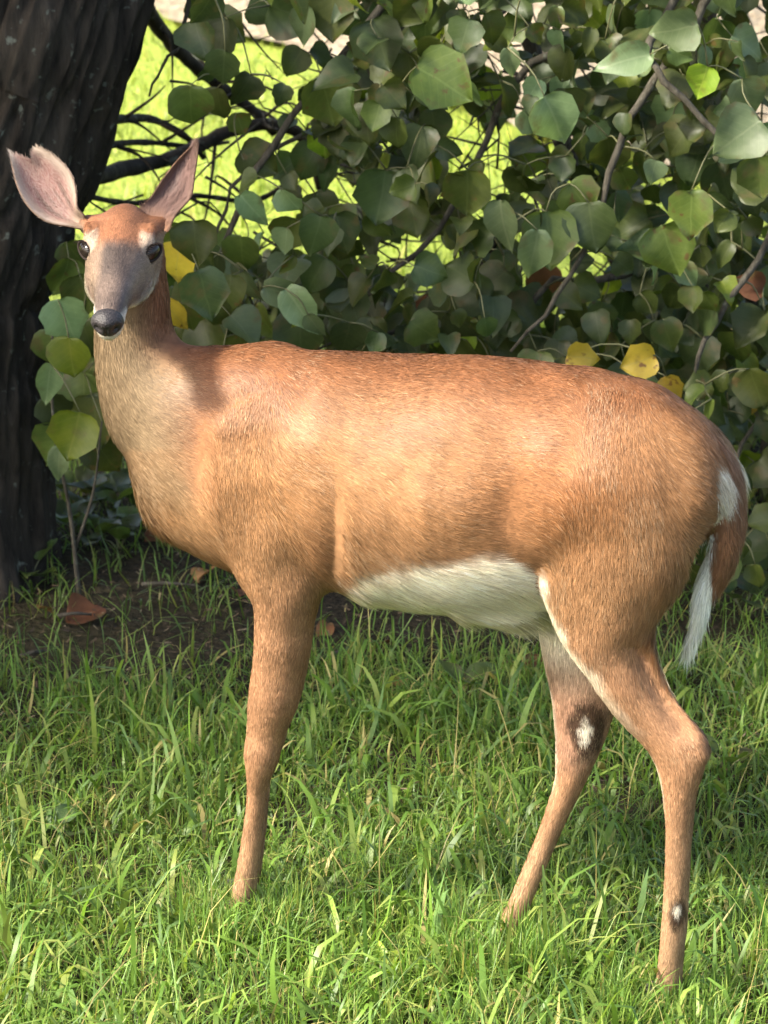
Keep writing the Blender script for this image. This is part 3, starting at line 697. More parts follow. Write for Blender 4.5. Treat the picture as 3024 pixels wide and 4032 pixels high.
def deer_surface(h=0.0048):
    lo = np.min([c.C.min(0) for c in CH], 0) - 0.2; hi = np.max([c.C.max(0) for c in CH], 0) + 0.2; lo[2] = -0.03
    dims = np.ceil((hi - lo) / h).astype(int) + 1
    F = np.full(dims, 0.12, np.float32)
    ax = [lo[i] + h * np.arange(dims[i]) for i in range(3)]
    def box(a, b):
        i0 = np.clip(((a - lo) / h).astype(int), 0, dims - 1); i1 = np.clip(((b - lo) / h).astype(int) + 2, 1, dims)
        return tuple(slice(x, y) for x, y in zip(i0, i1))
    for c in CH:
        R = np.maximum(c.A, c.B)
        m = 0.05
        bx = box((c.C - R[:, None]).min(0) - m, (c.C + R[:, None]).max(0) + m)
        G = np.full([s.stop - s.start for s in bx], 0.12, np.float32)
        for k in range(len(c.C) - 1):
            A, B = c.C[k], c.C[k + 1]; r = max(R[k], R[k + 1]) + m
            sb = box(np.minimum(A, B) - r, np.maximum(A, B) + r)
            sb = tuple(slice(max(p.start, q.start), min(p.stop, q.stop)) for p, q in zip(sb, bx))
            X = ax[0][sb[0]][:, None, None]; Y = ax[1][sb[1]][None, :, None]; Z = ax[2][sb[2]][None, None, :]
            u = nrm(c.U[k] + c.U[k + 1]); v = nrm(c.V[k] + c.V[k + 1]); t = np.cross(u, v); t = t if t @ (B - A) > 0 else -t
            den = max((B - A) @ t, 1e-5)
            px, py, pz = X - A[0], Y - A[1], Z - A[2]
            hh = np.clip((px * t[0] + py * t[1] + pz * t[2]) / den, 0, 1)
            d = B - A
            qx, qy, qz = px - hh * d[0], py - hh * d[1], pz - hh * d[2]
            a = c.A[k] + hh * (c.A[k + 1] - c.A[k]); b = c.B[k] + hh * (c.B[k + 1] - c.B[k]); mn = np.minimum(a, b)
            du = (qx * u[0] + qy * u[1] + qz * u[2]) / a; dv = (qx * v[0] + qy * v[1] + qz * v[2]) / b; dt = (qx * t[0] + qy * t[1] + qz * t[2]) / mn
            rr = np.sqrt(du * du + dv * dv + dt * dt)
            f = ((rr - 1) * mn).astype(np.float32)
            ls = tuple(slice(s.start - q.start, s.stop - q.start) for s, q in zip(sb, bx))
            G[ls] = np.minimum(G[ls], f)
        k_ = KS[c.name]
        D = F[bx]; hmix = np.clip(0.5 + 0.5 * (D - G) / k_, 0, 1)
        F[bx] = D + (G - D) * hmix - k_ * hmix * (1 - hmix)
    F += 0.0035      # room for the fur
    # surface nets
    ins = F < 0
    cells = np.zeros(dims - 1, np.int8)
    for dx in (0, 1):
        for dy in (0, 1):
            for dz in (0, 1):
                cells += ins[dx:dims[0] - 1 + dx, dy:dims[1] - 1 + dy, dz:dims[2] - 1 + dz]
    act = np.argwhere((cells > 0) & (cells < 8))
    idx = np.full(dims - 1, -1, np.int32); idx[tuple(act.T)] = np.arange(len(act))
    corners = np.array([(x, y, z) for x in (0, 1) for y in (0, 1) for z in (0, 1)])
    val = np.stack([F[tuple((act + c).T)] for c in corners], 1)
    acc = np.zeros((len(act), 3)); cnt = np.zeros(len(act))
    for i in range(8):
        for j in range(i + 1, 8):
            if np.abs(corners[i] - corners[j]).sum() != 1: continue
            x = (val[:, i] < 0) != (val[:, j] < 0)
            t = val[:, i] / np.where(x, val[:, i] - val[:, j], 1)
            acc += np.where(x[:, None], corners[i] + t[:, None] * (corners[j] - corners[i]), 0); cnt += x
    V = lo + h * (act + acc / cnt[:, None])
    quads = []
    for a_ in range(3):
        b_, c_ = (a_ + 1) % 3, (a_ + 2) % 3
        s0 = [slice(None)] * 3; s1 = [slice(None)] * 3; s0[a_] = slice(0, -1); s1[a_] = slice(1, None)
        x = ins[tuple(s0)] != ins[tuple(s1)]
        e = np.argwhere(x); ok = (e[:, b_] > 0) & (e[:, c_] > 0) & (e[:, b_] < dims[b_] - 1) & (e[:, c_] < dims[c_] - 1); e = e[ok]
        flip = ins[tuple(e.T)]
        eb = np.zeros(3, int); eb[b_] = 1; ec = np.zeros(3, int); ec[c_] = 1
        q = np.stack([idx[tuple((e - eb - ec).T)], idx[tuple((e - ec).T)], idx[tuple(e.T)], idx[tuple((e - eb).T)]], 1)
        q[~flip] = q[~flip][:, ::-1]
        quads.append(q)
    Fq = np.concatenate(quads)
    # light smoothing
    E = np.concatenate([Fq[:, [0, 1]], Fq[:, [1, 2]], Fq[:, [2, 3]], Fq[:, [3, 0]]])
    deg = np.bincount(E.ravel(), minlength=len(V))[:, None]
    for lam in (0.6, -0.3, 0.6, -0.3, 0.5):
        s_ = np.zeros_like(V)
        for k in range(3):
            s_[:, k] = np.bincount(E[:, 0], V[E[:, 1], k], len(V)) + np.bincount(E[:, 1], V[E[:, 0], k], len(V))
        V = V + lam * (s_ / np.maximum(deg, 1) - V)
    return V, Fq
def vnormals(V, Fq):
    n = np.cross(V[Fq[:, 2]] - V[Fq[:, 0]], V[Fq[:, 3]] - V[Fq[:, 1]])
    N = np.zeros_like(V)
    for k in range(3):
        for j in range(4): N[:, k] += np.bincount(Fq[:, j], n[:, k], len(V))
    return nrm(N)
DV, DF = deer_surface()
DN = vnormals(DV, DF)
DV = DV + DN * ((noise(DV, 8, 91) - 0.5) * 0.010 + (noise(DV, 19, 92) - 0.5) * 0.005)[:, None] * (sm(0.16, 0.5, DV[:, 2]) * sm(-0.36, -0.22, DV[:, 0]))[:, None]
_lat = (DV - Q0) @ LT
_x, _y = project(DV - LT[None] * (np.where(_lat > 0, 2 * _lat, 0))[:, None])
_sd = np.abs(DN @ LT) * (DV[:, 2] > 0.3)
for (gx, gy, rx, ry, dp) in ((2000, 2000, 110, 260, -.010), (1310, 2120, 50, 190, -.009), (1120, 1760, 130, 270, .007), (880, 1930, 90, 170, .007), (760, 1780, 70, 160, -.008), (2300, 1880, 190, 210, .006),
                             (2640, 1930, 80, 190, -.006), (1180, 1560, 60, 120, -.005), (2120, 1560, 120, 90, -.005), (2240, 1500, 70, 50, .008), (1060, 2130, 70, 110, .005), (1600, 2050, 260, 160, .006)):
    DV = DV + DN * (dp * np.exp(-((_x - gx) / rx) ** 2 - ((_y - gy) / ry) ** 2) * _sd)[:, None]
DV = DV + DN * (0.0003 * np.sin((_x + 0.25 * (_y - 1800)) / 24.0) * np.exp(-((_x - 1620) / 260) ** 2 - ((_y - 1900) / 260) ** 2) * _sd)[:, None]
DN = vnormals(DV, DF)
# nearest chain and hair flow
names = []; segC = []; segT = []; segR = []; segI = []
for ci, c in enumerate(CH):
    T = nrm(np.gradient(c.C, axis=0))
    segC.append(c.C); segT.append(T); segR.append(np.sqrt(c.A * c.B)); segI += [ci] * len(c.C)
segC = np.concatenate(segC); segT = np.concatenate(segT); segR = np.concatenate(segR); segI = np.array(segI)
near = np.zeros(len(DV), int)
for i in range(0, len(DV), 4000):
    d = np.linalg.norm(DV[i:i + 4000, None, :] - segC[None], axis=2) / (segR[None] ** 0.8)
    near[i:i + 4000] = np.argmin(d, 1)
vch = np.array([CH[i].name for i in segI])[near]
FLOW = segT[near].copy()
# body flow: backwards, and down towards the belly
latv = (DV - Q0) @ LT
FLOW[vch == 'torso'] += np.array([0, 0, -0.35])
E = np.concatenate([DF[:, [0, 1]], DF[:, [1, 2]], DF[:, [2, 3]], DF[:, [3, 0]]])
deg = np.maximum(np.bincount(E.ravel(), minlength=len(DV)), 1)[:, None]
for _ in range(110):
    s_ = np.zeros_like(FLOW)
    for k in range(3):
        s_[:, k] = np.bincount(E[:, 0], FLOW[E[:, 1], k], len(DV)) + np.bincount(E[:, 1], FLOW[E[:, 0], k], len(DV))
    FLOW = 0.4 * FLOW + 0.6 * s_ / deg
FLOW = nrm(FLOW - DN * np.einsum('ij,ij->i', FLOW, DN)[:, None])

# eye spots etc. in the head's own frame
EYES = [hp(0.097, -0.0440, 0.003), hp(0.097, 0.0440, 0.003)]
def c3(*v): return np.array(v, float)
def coat(P, N, ch):
    """coat colour by body region (mirrored left/right)"""
    lat = (P - Q0) @ LT
    Pm = P - LT[None] * (lat + np.abs(lat) * 1.0)[:, None] * np.where(ch == 'head', 0, 1)[:, None] * (lat > 0)[:, None]
    x, y = project(Pm)
    n = len(P)
    BACK = c3(.232, .096, .040); FLANK = c3(.340, .174, .076); LOW = c3(.385, .208, .100); WHITE = c3(1.16, 1.05, .84); LEG = c3(.42, .225, .120); GREY = c3(.235, .165, .095)
    v = np.clip((y - 1390) / 900, 0, 1.2)
    wob = (noise(P, 14, 31) - 0.5) * 0.16
    C = lerp(BACK, FLANK, sm(0.06, 0.48, v + wob)[:, None]); C = lerp(C, LOW, sm(0.55, 0.95, v + wob)[:, None])
    # rump and shoulder a shade redder, flank hollow's shade painted dark before the stifle
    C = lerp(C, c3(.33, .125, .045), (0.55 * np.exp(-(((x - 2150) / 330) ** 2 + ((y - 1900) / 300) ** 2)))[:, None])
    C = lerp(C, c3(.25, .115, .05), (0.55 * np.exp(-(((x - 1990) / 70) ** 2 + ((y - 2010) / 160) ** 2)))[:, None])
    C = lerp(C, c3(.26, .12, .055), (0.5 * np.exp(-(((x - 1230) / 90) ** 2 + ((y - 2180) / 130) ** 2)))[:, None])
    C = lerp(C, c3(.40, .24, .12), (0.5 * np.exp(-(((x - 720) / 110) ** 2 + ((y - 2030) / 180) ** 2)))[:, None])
    # throat and front of the neck
    nk = ch == 'neck'
    xl = np.interp(y, [1000, 1320, 1450, 1580, 1720, 1820, 1900, 2000], [400, 386, 392, 408, 450, 520, 620, 640])
    xr = np.interp(y, [1000, 1250, 1350, 1425, 1500, 1700, 1900], [640, 668, 720, 850, 900, 860, 800])
    g = sm(0.30, 0.95, (x - xl) / np.maximum(xr - xl, 50) + wob)
    Cn = lerp(GREY * 1.05, c3(.27, .115, .055), g[:, None])
    wn = sm(900, 700, x) * sm(2050, 1900, y) * np.where(nk, 1, 0.7)
    C = np.where((ch != 'head')[:, None], lerp(C, Cn, np.clip(wn, 0, 1)[:, None]), C)
    Cn2 = lerp(C, GREY, 0)
    # white belly and the edge of the white running down the front of the thigh
    bl = np.interp(x, [1250, 1330, 1400, 1600, 1950, 2060, 2130, 2210, 2310, 2420, 2520], [2420, 2320, 2262, 2215, 2200, 2260, 2370, 2520, 2675, 2830, 2960])
    inn = np.where(np.isin(ch, ['torso', 'hind']), sm(-34, 34, y - bl - 500 * np.maximum(wob, -.02) * 0.25 + 28 * (noise(P, 75, 13) - .5)), 0) * sm(1300, 1360, x) * (x < 2560)
    front_w = np.where(ch == 'torso', inn, 0)
    C = lerp(C, WHITE, front_w[:, None])
    # legs
    lg = np.isin(ch, ['front', 'hind'])
    fade = np.where(ch == 'front', sm(2150, 2500, y), sm(2250, 2700, y))
    Cl = lerp(LEG, c3(.46, .28, .16), sm(3000, 3700, y)[:, None]) * (0.88 + 0.3 * noise(P, 30, 7))[:, None]
    C = np.where(lg[:, None], lerp(C, Cl, fade[:, None]), C)
    fr = N @ HD; inner = -np.sign(lat) * (N @ LT)
    hw = np.where(ch == 'hind', sm(0.55, 0.82, fr) * sm(2180, 2300, y) * sm(3250, 2950, y), 0)
    hw = np.maximum(hw, np.where(ch == 'hind', sm(0.1, 0.6, inner) * sm(2850, 2600, y) * sm(2150, 2300, y) * 0.85, 0))
    hw = np.maximum(hw, np.where(ch == 'front', sm(0.35, 0.75, inner) * sm(2200, 2350, y) * 0.22, 0))
    xe = np.interp(y, [2180, 2210, 2370, 2500, 2640, 2785, 2895, 2995, 3120], [2060, 2070, 2130, 2205, 2300, 2400, 2490, 2550, 2595])
    hw = np.maximum(hw, np.where((ch == 'hind') & (lat < 0.0), sm(62, 6, x - xe + 300 * wob + 60 * (noise(P, 60, 12) - .5)) * sm(2190, 2260, y) * sm(3000, 2550, y) * 0.72, 0))
    C = lerp(C, WHITE, hw[:, None])
    inner_pink = np.where((ch == 'hind') & (lat > 0), sm(0.2, 0.6, inner) * sm(2500, 2700, y) * sm(3150, 3000, y) * 0.75, 0)
    C = lerp(C, c3(.38, .215, .145), inner_pink[:, None])
    # glands: dark ring with a pale centre (outer cannon of the hind legs, inner hock)
    for ctr, r_, far in ((S(2675, 3590, -.075), 0.016, False), (S(2310, 2875, 0.03), 0.030, True)):
        d = np.linalg.norm((P - ctr) * np.array([1, 1, 0.62]), axis=1)
        side = (lat > 0) if far else (lat < 0)
        on = side & (ch == 'hind')
        C = np.where(on[:, None], lerp(C, c3(.05, .028, .018), (sm(r_ * 1.15, r_ * 0.75, d + (noise(P, 90, 8) - .5) * r_ * .7) * 0.92)[:, None]), C)
        dd = np.linalg.norm((P - ctr - np.array([-0.002, 0, 0.002])) * np.array([1.5, 1, 0.7]), axis=1)
        C = np.where(on[:, None], lerp(C, c3(.95, .85, .70), sm(r_ * 0.55, r_ * 0.30, dd + (noise(P, 120, 9) - .5) * r_ * .5)[:, None]), C)
    # rump fringe and tail
    tl = ch == 'tail'; tw = ch == 'tailw'
    u_ = N @ HD
    C = np.where(tl[:, None], lerp(c3(.30, .150, .080), WHITE, sm(0.55, 0.85, u_)[:, None]), C)
    C = np.where((tl & (y < 2010))[:, None], lerp(C, WHITE, (sm(0.93, 0.99, -u_) * 0.0)[:, None]), C)
    C = np.where(tw[:, None], WHITE * 1.25, C)
    rw = np.where(ch == 'torso', sm(2800, 2822, x) * sm(1790, 1840, y) * 0.8, 0); C = lerp(C, WHITE, rw[:, None])
    # head
    hd = ch == 'head'
    d = P - poll; s_ = d @ HF; w = d @ HW; u = d @ HU
    FORE = c3(.31, .135, .068); SIDE = c3(.285, .200, .145); DARK = c3(.085, .066, .060); MUZ = c3(.180, .132, .108)
    H = np.broadcast_to(SIDE, (n, 3)).copy()
    H = lerp(H, FORE, (sm(0.150, 0.115, s_ + 0.55 * np.abs(w)) * sm(0.0, 0.018, u))[:, None])
    H = lerp(H, c3(.14, .075, .05), (sm(0.03, 0.0, s_) * sm(0.045, 0.02, np.abs(w)) * sm(0.01, 0.03, u) * 0.7)[:, None])
    H = lerp(H, DARK, (sm(0.026, 0.012, np.abs(w)) * sm(0.108, 0.134, s_) * sm(0.230, 0.175, s_) * sm(-0.008, 0.008, u) * 0.9)[:, None])
    H = lerp(H, MUZ, (sm(0.165, 0.205, s_) * sm(-0.03, -0.01, u))[:, None])
    H = lerp(H, c3(.12, .09, .085), (sm(0.228, 0.238, s_) * sm(0.250, 0.240, s_) * sm(-0.02, -0.01, u) * 0.3)[:, None])
    H = lerp(H, c3(.90, .84, .76), (sm(0.215, 0.232, s_) * sm(-0.006, -0.016, u))[:, None])
    H = lerp(H, c3(.85, .78, .66), (sm(-0.028, -0.042, u) * sm(0.06, 0.12, s_))[:, None])
    for e in EYES:
        de = np.linalg.norm((P - e - HU * 0.006), axis=1)
        H = lerp(H, c3(.52, .40, .30), (sm(0.027, 0.020, de) * 0.9)[:, None])
        de = np.linalg.norm((P - e), axis=1)
        H = lerp(H, c3(.05, .035, .03), sm(0.0205, 0.0165, de)[:, None])
    H = lerp(H, c3(.16, .11, .10), (np.exp(-(((s_ - 0.165) / 0.022) ** 2 + ((np.abs(w) - 0.036 + (s_ - 0.165) * 0.3) / 0.004) ** 2)) * 0.6)[:, None])
    C = np.where(hd[:, None], H, C)
    return np.clip(C, 0.01, 1.3)
VC = np.clip(coat(DV, DN, vch) * 0.63, 0, .72)
deer = empty('white_tailed_doe', tuple(Q0 + HD * 0.4)[:2] + (0,))
tag(deer, 'red-brown doe with a notched ear standing side-on, head turned to look at the viewer', 'deer')
body = put('body', np_mesh('body', DV, DF, VC * 0.95), M_HIDE, deer)

# ---- fur: short hairs lying along the coat
def make_fur():
    tri = np.concatenate([DF[:, [0, 1, 2]], DF[:, [0, 2, 3]]])
    ar = np.linalg.norm(np.cross(DV[tri[:, 1]] - DV[tri[:, 0]], DV[tri[:, 2]] - DV[tri[:, 0]]), axis=1) / 2
    cx = vch[tri[:, 0]]
    dens = np.where(cx == 'head', 3.0, np.where(np.isin(cx, ['tail', 'tailw']), 2.2, np.where(np.isin(cx, ['front', 'hind']), 1.3, 1.0)))
    vis = sm(-0.45, -0.1, np.einsum('ij,ij->i', DN[tri[:, 0]], -FW[None])) * 0.85 + 0.15
    w = ar * dens * vis; w /= w.sum()
    n = 400000
    f = RNG.choice(len(tri), n, p=w)
    r1 = np.sqrt(RNG.random(n))[:, None]; r2 = RNG.random(n)[:, None]
    b0, b1, b2 = 1 - r1, r1 * (1 - r2), r1 * r2
    t = tri[f]
    def ip(A): return A[t[:, 0]] * b0 + A[t[:, 1]] * b1 + A[t[:, 2]] * b2
    P = ip(DV); N = nrm(ip(DN)); D = ip(FLOW); C = ip(VC); ch = vch[t[:, 0]]
    D = nrm(D + RNG.normal(0, 0.13, (n, 3)) + 0.5 * (np.stack([noise(P, 9, 50 + k) for k in range(3)], 1) - 0.5)); D = nrm(D - N * np.einsum('ij,ij->i', D, N)[:, None])
    x, y = project(P)
    L = np.select([ch == 'head', ch == 'neck', ch == 'tail', ch == 'tailw', ch == 'front', ch == 'hind'], [0.008, 0.018, 0.032, 0.034, 0.013, 0.017], 0.021)
    L = np.where((ch == 'hind') & (y > 2700), 0.011, L); L = np.where((ch == 'front') & (y > 2700), 0.009, L)
    wht = sm(0.42, 0.58, C[:, 1])
    L = L * (1 + 0.7 * wht * np.isin(ch, ['torso']))
    rear = (ch == 'hind') * sm(0.3, 0.8, -(N @ HD)) * sm(2750, 2600, y) * sm(2000, 2250, y); L = L + 0.016 * rear
    chest = sm(0.35, 0.8, N @ HD) * sm(1850, 1980, y) * sm(2350, 2200, y) * np.isin(ch, ['torso', 'neck', 'front']); L = L + 0.012 * chest
    tuft = np.exp(-(((x - 1980) / 110) ** 2)) * (ch == 'torso') * sm(-0.4, -0.8, N[:, 2]); L = L + 0.03 * tuft
    L = L * RNG.uniform(0.65, 1.35, n)
    dm = np.minimum(np.linalg.norm(P - EYES[0], axis=1), np.linalg.norm(P - EYES[1], axis=1))
    dn = np.linalg.norm(P - hp(0.268, 0, -0.009), axis=1)
    keep = (dm > 0.020) & (dn > 0.020)
    lift = RNG.uniform(0.02, 0.10, n) + 0.08 * rear + 0.06 * chest + 0.12 * wht * (ch == 'torso')
    wd = np.where(ch == 'head', 0.00042, 0.00052) * RNG.uniform(0.7, 1.3, n)
    X = nrm(np.cross(D, N) + N * RNG.normal(0, 0.35, n)[:, None])
    G = np.array([0, 0, -1.0])
    p0 = P - N * 0.001
    p1 = P + (D + N * lift[:, None]) * (L * 0.5)[:, None]
    p2 = p1 + (D + N * (lift * 0.25)[:, None] + G * (0.12 + 0.7 * tuft + 0.35 * (ch == 'tailw'))[:, None]) * (L * 0.5)[:, None]
    w_ = wd[:, None]
    V = np.stack([p0 - X * w_, p0 + X * w_, p1 - X * w_ * 0.8, p1 + X * w_ * 0.8, p2], 1)
    val = np.exp(RNG.normal(0, 0.23, n)) * (0.86 + 0.28 * noise(P, 24, 77)) * (0.85 + 0.30 * noise(P, 85, 78))
    light = (RNG.random(n) < 0.06 + 0.30 * sm(0.62, 0.78, noise(P, 17, 83)) * np.isin(ch, ['torso', 'hind'])) & (ch != 'head') & (C[:, 1] < 0.4)
    Cr = C * val[:, None]
    tip = np.where(light[:, None], lerp(Cr, c3(.56, .40, .25), 0.75), Cr * np.array([1.22, 1.22, 1.2]))
    Cv = np.stack([Cr * 0.98, Cr * 0.98, Cr * 1.05, Cr * 1.05, tip], 1)
    Nv = np.repeat(nrm(N + D * 0.10)[:, None, :], 5, 1)
    V, Cv, Nv = V[keep], Cv[keep], Nv[keep]; m = len(V)
    T = np.array([(0, 1, 3), (0, 3, 2), (2, 3, 4)])
    # winding so that the strip faces outwards
    g = np.cross(V[:, 1] - V[:, 0], V[:, 3] - V[:, 0]); out = np.einsum('ij,ij->i', g, Nv[:, 0]) > 0
    FT = np.where(out[:, None, None], T[None], T[:, ::-1][None]) + (np.arange(m) * 5)[:, None, None]
    me = np_mesh('fur', V.reshape(-1, 3), FT.reshape(-1, 3), np.clip(Cv.reshape(-1, 3), 0.008, 0.92), True, None, Nv.reshape(-1, 3))
    return me
fur = put('fur', make_fur(), M_FUR, deer); tag(fur, kind='stuff')

# ---- eyes, nose, ears, hooves
def uv_sphere(nu=24, nv=14):
    V = []; F = []
    for i in range(nv + 1):
        a = math.pi * i / nv
        for j in range(nu):
            b = 2 * math.pi * j / nu; V.append((math.sin(a) * math.cos(b), math.sin(a) * math.sin(b), math.cos(a)))
    for i in range(nv):
        for j in range(nu):
            j2 = (j + 1) % nu; F.append((i * nu + j, (i + 1) * nu + j, (i + 1) * nu + j2, i * nu + j2))
    return np.array(V), np.array(F)
SV, SF = uv_sphere()
M_EYE, _n, _l, _b = material('eye_dark', 0.22, 0.35); _b.inputs['Base Color'].default_value = (0.010, 0.007, 0.005, 1)
M_LID, _n, _l, _b = material('eyelid', 0.85, 0.1); _b.inputs['Base Color'].default_value = (0.022, 0.016, 0.014, 1)
for sg, e in zip((-1, 1), EYES):
    out = nrm(HW * sg * 0.72 + HF * 0.62 + HU * 0.26); fwd = nrm(HF - out * (HF @ out)); up = np.cross(out, fwd); up = up if up @ HU > 0 else -up
    c = e + out * 0.0005
    V = c + SV[:, 0:1] * fwd * 0.0180 + SV[:, 1:2] * up * 0.0128 + SV[:, 2:3] * out * 0.0105
    ey = put('eye', np_mesh('eye', V, SF), M_EYE, deer)
    a = np.linspace(0, 2 * np.pi, 33)
    ring = c + out * 0.0062 + np.cos(a)[:, None] * fwd * 0.0160 + np.sin(a)[:, None] * up * 0.0108
    b = Bag(); b.add(*tube_tris(ring, 0.0022, 6)); put('eyelid', b.mesh('eyelid'), M_LID, ey)
    # lashes
    b = Bag()
    for q in np.linspace(0.25, 2.6, 11):
        p = c + out * 0.008 + math.cos(q) * fwd * 0.0155 + math.sin(q) * up * 0.0125
        b.add(*tube_tris(catmull([p, p + out * 0.007 + up * 0.002, p + out * 0.012 - up * 0.003], 4), [0.0006, 0.0005, 0.0004, 0.0002], 3))
    put('eyelashes', b.mesh('eyelashes'), M_LID, ey)
def nose_pad():
    V, F = uv_sphere(48, 30)
    x, y, z = V[:, 0].copy(), V[:, 1].copy(), V[:, 2].copy()       # x across, y up, z forward
    sx = 0.0235 * (1 - 0.25 * np.clip(-y, 0, 1)); Y = y * 0.0205; Z = z * 0.0190
    X = x * sx
    for sg in (-1, 1):     # nostrils: comma-shaped hollows
        d = np.sqrt(((x - sg * 0.56) / 0.26) ** 2 + ((y + 0.10 - 0.25 * (np.abs(x) - 0.5)) / 0.30) ** 2)
        Z = Z - 0.0065 * np.exp(-d ** 2 * 1.3) * (z > 0)
    Z = Z - 0.0025 * np.exp(-(x / 0.10) ** 2) * (y < 0.1) * (z > 0) + 0.003 * np.exp(-(x / 0.45) ** 2 - ((y - 0.5) / 0.35) ** 2)
    P = hp(0.2560, 0, -0.0135) + X[:, None] * HW + Y[:, None] * HU + Z[:, None] * HF
    m, n, l, b = material('wet_nose', 0.52, 0.35)
    t = node(n, 'ShaderNodeTexVoronoi'); t.inputs['Scale'].default_value = 420; g = n.new('ShaderNodeNewGeometry'); l.new(g.outputs['Position'], t.inputs['Vector'])
    r = ramp(n, [(0.0, (0.040, 0.034, 0.034)), (0.6, (0.014, 0.012, 0.013))]); l.new(t.outputs[0], r.inputs[0]); l.new(r.outputs[0], b.inputs['Base Color'])
    bp = n.new('ShaderNodeBump'); bp.inputs['Strength'].default_value = 0.5; bp.inputs['Distance'].default_value = 0.0012; bp.invert = True
    l.new(t.outputs[0], bp.inputs['Height']); l.new(bp.outputs[0], b.inputs['Normal'])
    put('nose', np_mesh('nose', P, F), m, deer)
nose_pad()
M_EAR = mat_vcol('ear_skin', 0.75, 0.2, trans=0.22)
def ear(Lpx, Rpx, Tpx, depth_of, cup, name_label, inner, rim, outer, basec):
    """Coons patch between two outline edges (base to tip) and the tip line; shell with thickness and a hair fringe"""
    nu, nv = 40, 25
    def crv(p, n): return catmull(np.array([(a, b, 0) for a, b in p], float), n)[:, :2]
    def lin(p, n):
        p = np.array(p, float); d = np.concatenate([[0], np.cumsum(np.linalg.norm(np.diff(p, axis=0), axis=1))]); t = np.linspace(0, d[-1], n)
        return np.stack([np.interp(t, d, p[:, 0]), np.interp(t, d, p[:, 1])], 1)
    Lc, Rc, Tc = crv(Lpx, nu), crv(Rpx, nu), lin(Tpx, nv)
    u = np.linspace(0, 1, nu)[:, None, None]; v = np.linspace(0, 1, nv)[None, :, None]
    bot = (1 - v) * Lc[0] + v * Rc[0]
    pt = (1 - v) * Lc[:, None] + v * Rc[:, None] + (1 - u) * 0 + u * Tc[None] - u * ((1 - v) * Lc[-1] + v * Rc[-1])
    uu = np.linspace(0, 1, nu)[:, None]; vv = np.linspace(-1, 1, nv)[None, :]
    dep = depth_of(uu, vv) + cup * (np.sin(np.pi * np.clip(uu * 0.85 + 0.12, 0, 1)) ** 0.8) * (1 - np.abs(vv) ** 2.2)
    P = np.zeros((nu, nv, 3))
    for i in range(nu):
        for j in range(nv):
            P[i, j] = at_axial(pt[i, j, 0], pt[i, j, 1], dep[i, j])
    P = P.reshape(-1, 3)
    idx = np.arange(nu * nv).reshape(nu, nv)
    F = np.stack([idx[:-1, :-1], idx[:-1, 1:], idx[1:, 1:], idx[1:, :-1]], -1).reshape(-1, 4)
    N = vnormals(P, F)
    flip = (N @ -FW).mean() < 0
    if flip: F = F[:, ::-1]; N = -N
    th = 0.0024
    nse = noise(P, 60, 3); inner, rim, outer, basec = inner * .75, rim * .75, outer * .75, basec * .75
    U1, V1 = np.repeat(uu, nv, 1).ravel(), np.abs(np.repeat(vv, nu, 0)).ravel()
    Ci = lerp(inner[None], rim[None], (sm(0.55, 0.95, V1) * 0.9)[:, None]); Ci = lerp(Ci, basec[None], sm(0.22, 0.02, U1)[:, None])
    ribs = sm(0.60, 0.75, noise(np.stack([V1 * 3, U1 * 1.0, 0 * U1], 1), 2.2, 6)); Ci = lerp(Ci, inner * 0.35, (ribs * 0.75 * sm(0.9, 0.5, V1))[:, None])
    Ci = Ci * (0.85 + 0.3 * nse)[:, None]; Ci = lerp(Ci, outer[None] * 0.9, (sm(0.93, 1.0, V1) * 0.6)[:, None])
    VV = np.concatenate([P + N * th / 2, P - N * th / 2]); m = len(P)
    border = np.concatenate([idx[0, :], idx[1:, -1], idx[-1, -2::-1], idx[-2:0:-1, 0]]); b2 = np.roll(border, -1)
    W_ = np.stack([border, b2, b2 + m, border + m], 1)
    if not flip: W_ = W_[:, ::-1]
    FF = np.concatenate([F, F[:, ::-1] + m, W_])
    CC = np.concatenate([Ci, np.broadcast_to(outer, (m, 3)) * (0.85 + 0.3 * nse)[:, None]])
    e = put('ear', np_mesh('ear', VV, FF, CC), M_EAR, deer)
    if name_label: e['label'] = name_label
    # short hairs inside and along the rim
    b = Bag(); n = 5200
    i = RNG.integers(0, m, n); rimw = V1[i]
    base = P[i] + RNG.normal(0, 0.0012, (n, 3))
    rowdir = nrm(np.gradient(P.reshape(nu, nv, 3), axis=0)).reshape(-1, 3)[i]
    coldir = nrm(np.gradient(P.reshape(nu, nv, 3), axis=1)).reshape(-1, 3)[i] * np.sign(np.repeat(vv, nu, 0).ravel()[i])[:, None]
    edge_ = sm(0.8, 1.0, rimw)
    D = nrm(rowdir * 0.9 + coldir * (0.2 + 0.8 * edge_)[:, None] + RNG.normal(0, 0.25, (n, 3)))
    L = RNG.uniform(0.004, 0.009, n)
    nn = N[i]; X = nrm(np.cross(D, nn)) * 0.0004
    p1 = base + nn * 0.0014; p2 = p1 + (D + nn * 0.22) * L[:, None]
    V = np.stack([p1 - X, p1 + X, p2], 1).reshape(-1, 3)
    col = lerp(Ci[i], rim[None] * 1.1, (0.25 + 0.5 * RNG.random(n))[:, None] * 0.6)
    f = np.arange(n * 3).reshape(-1, 3)
    me = np_mesh('ear_hair', V, f, np.clip(np.repeat(col, 3, 0), 0, .9), True, None, np.repeat(nn, 3, 0))
    tag(put('ear_hair', me, M_FUR, e), kind='stuff')
def at_axial(px, py, z):
    r = ray(px, py); return CAM + r * z
zh = (hp(0.03, -0.07, 0.02) - CAM) @ FW
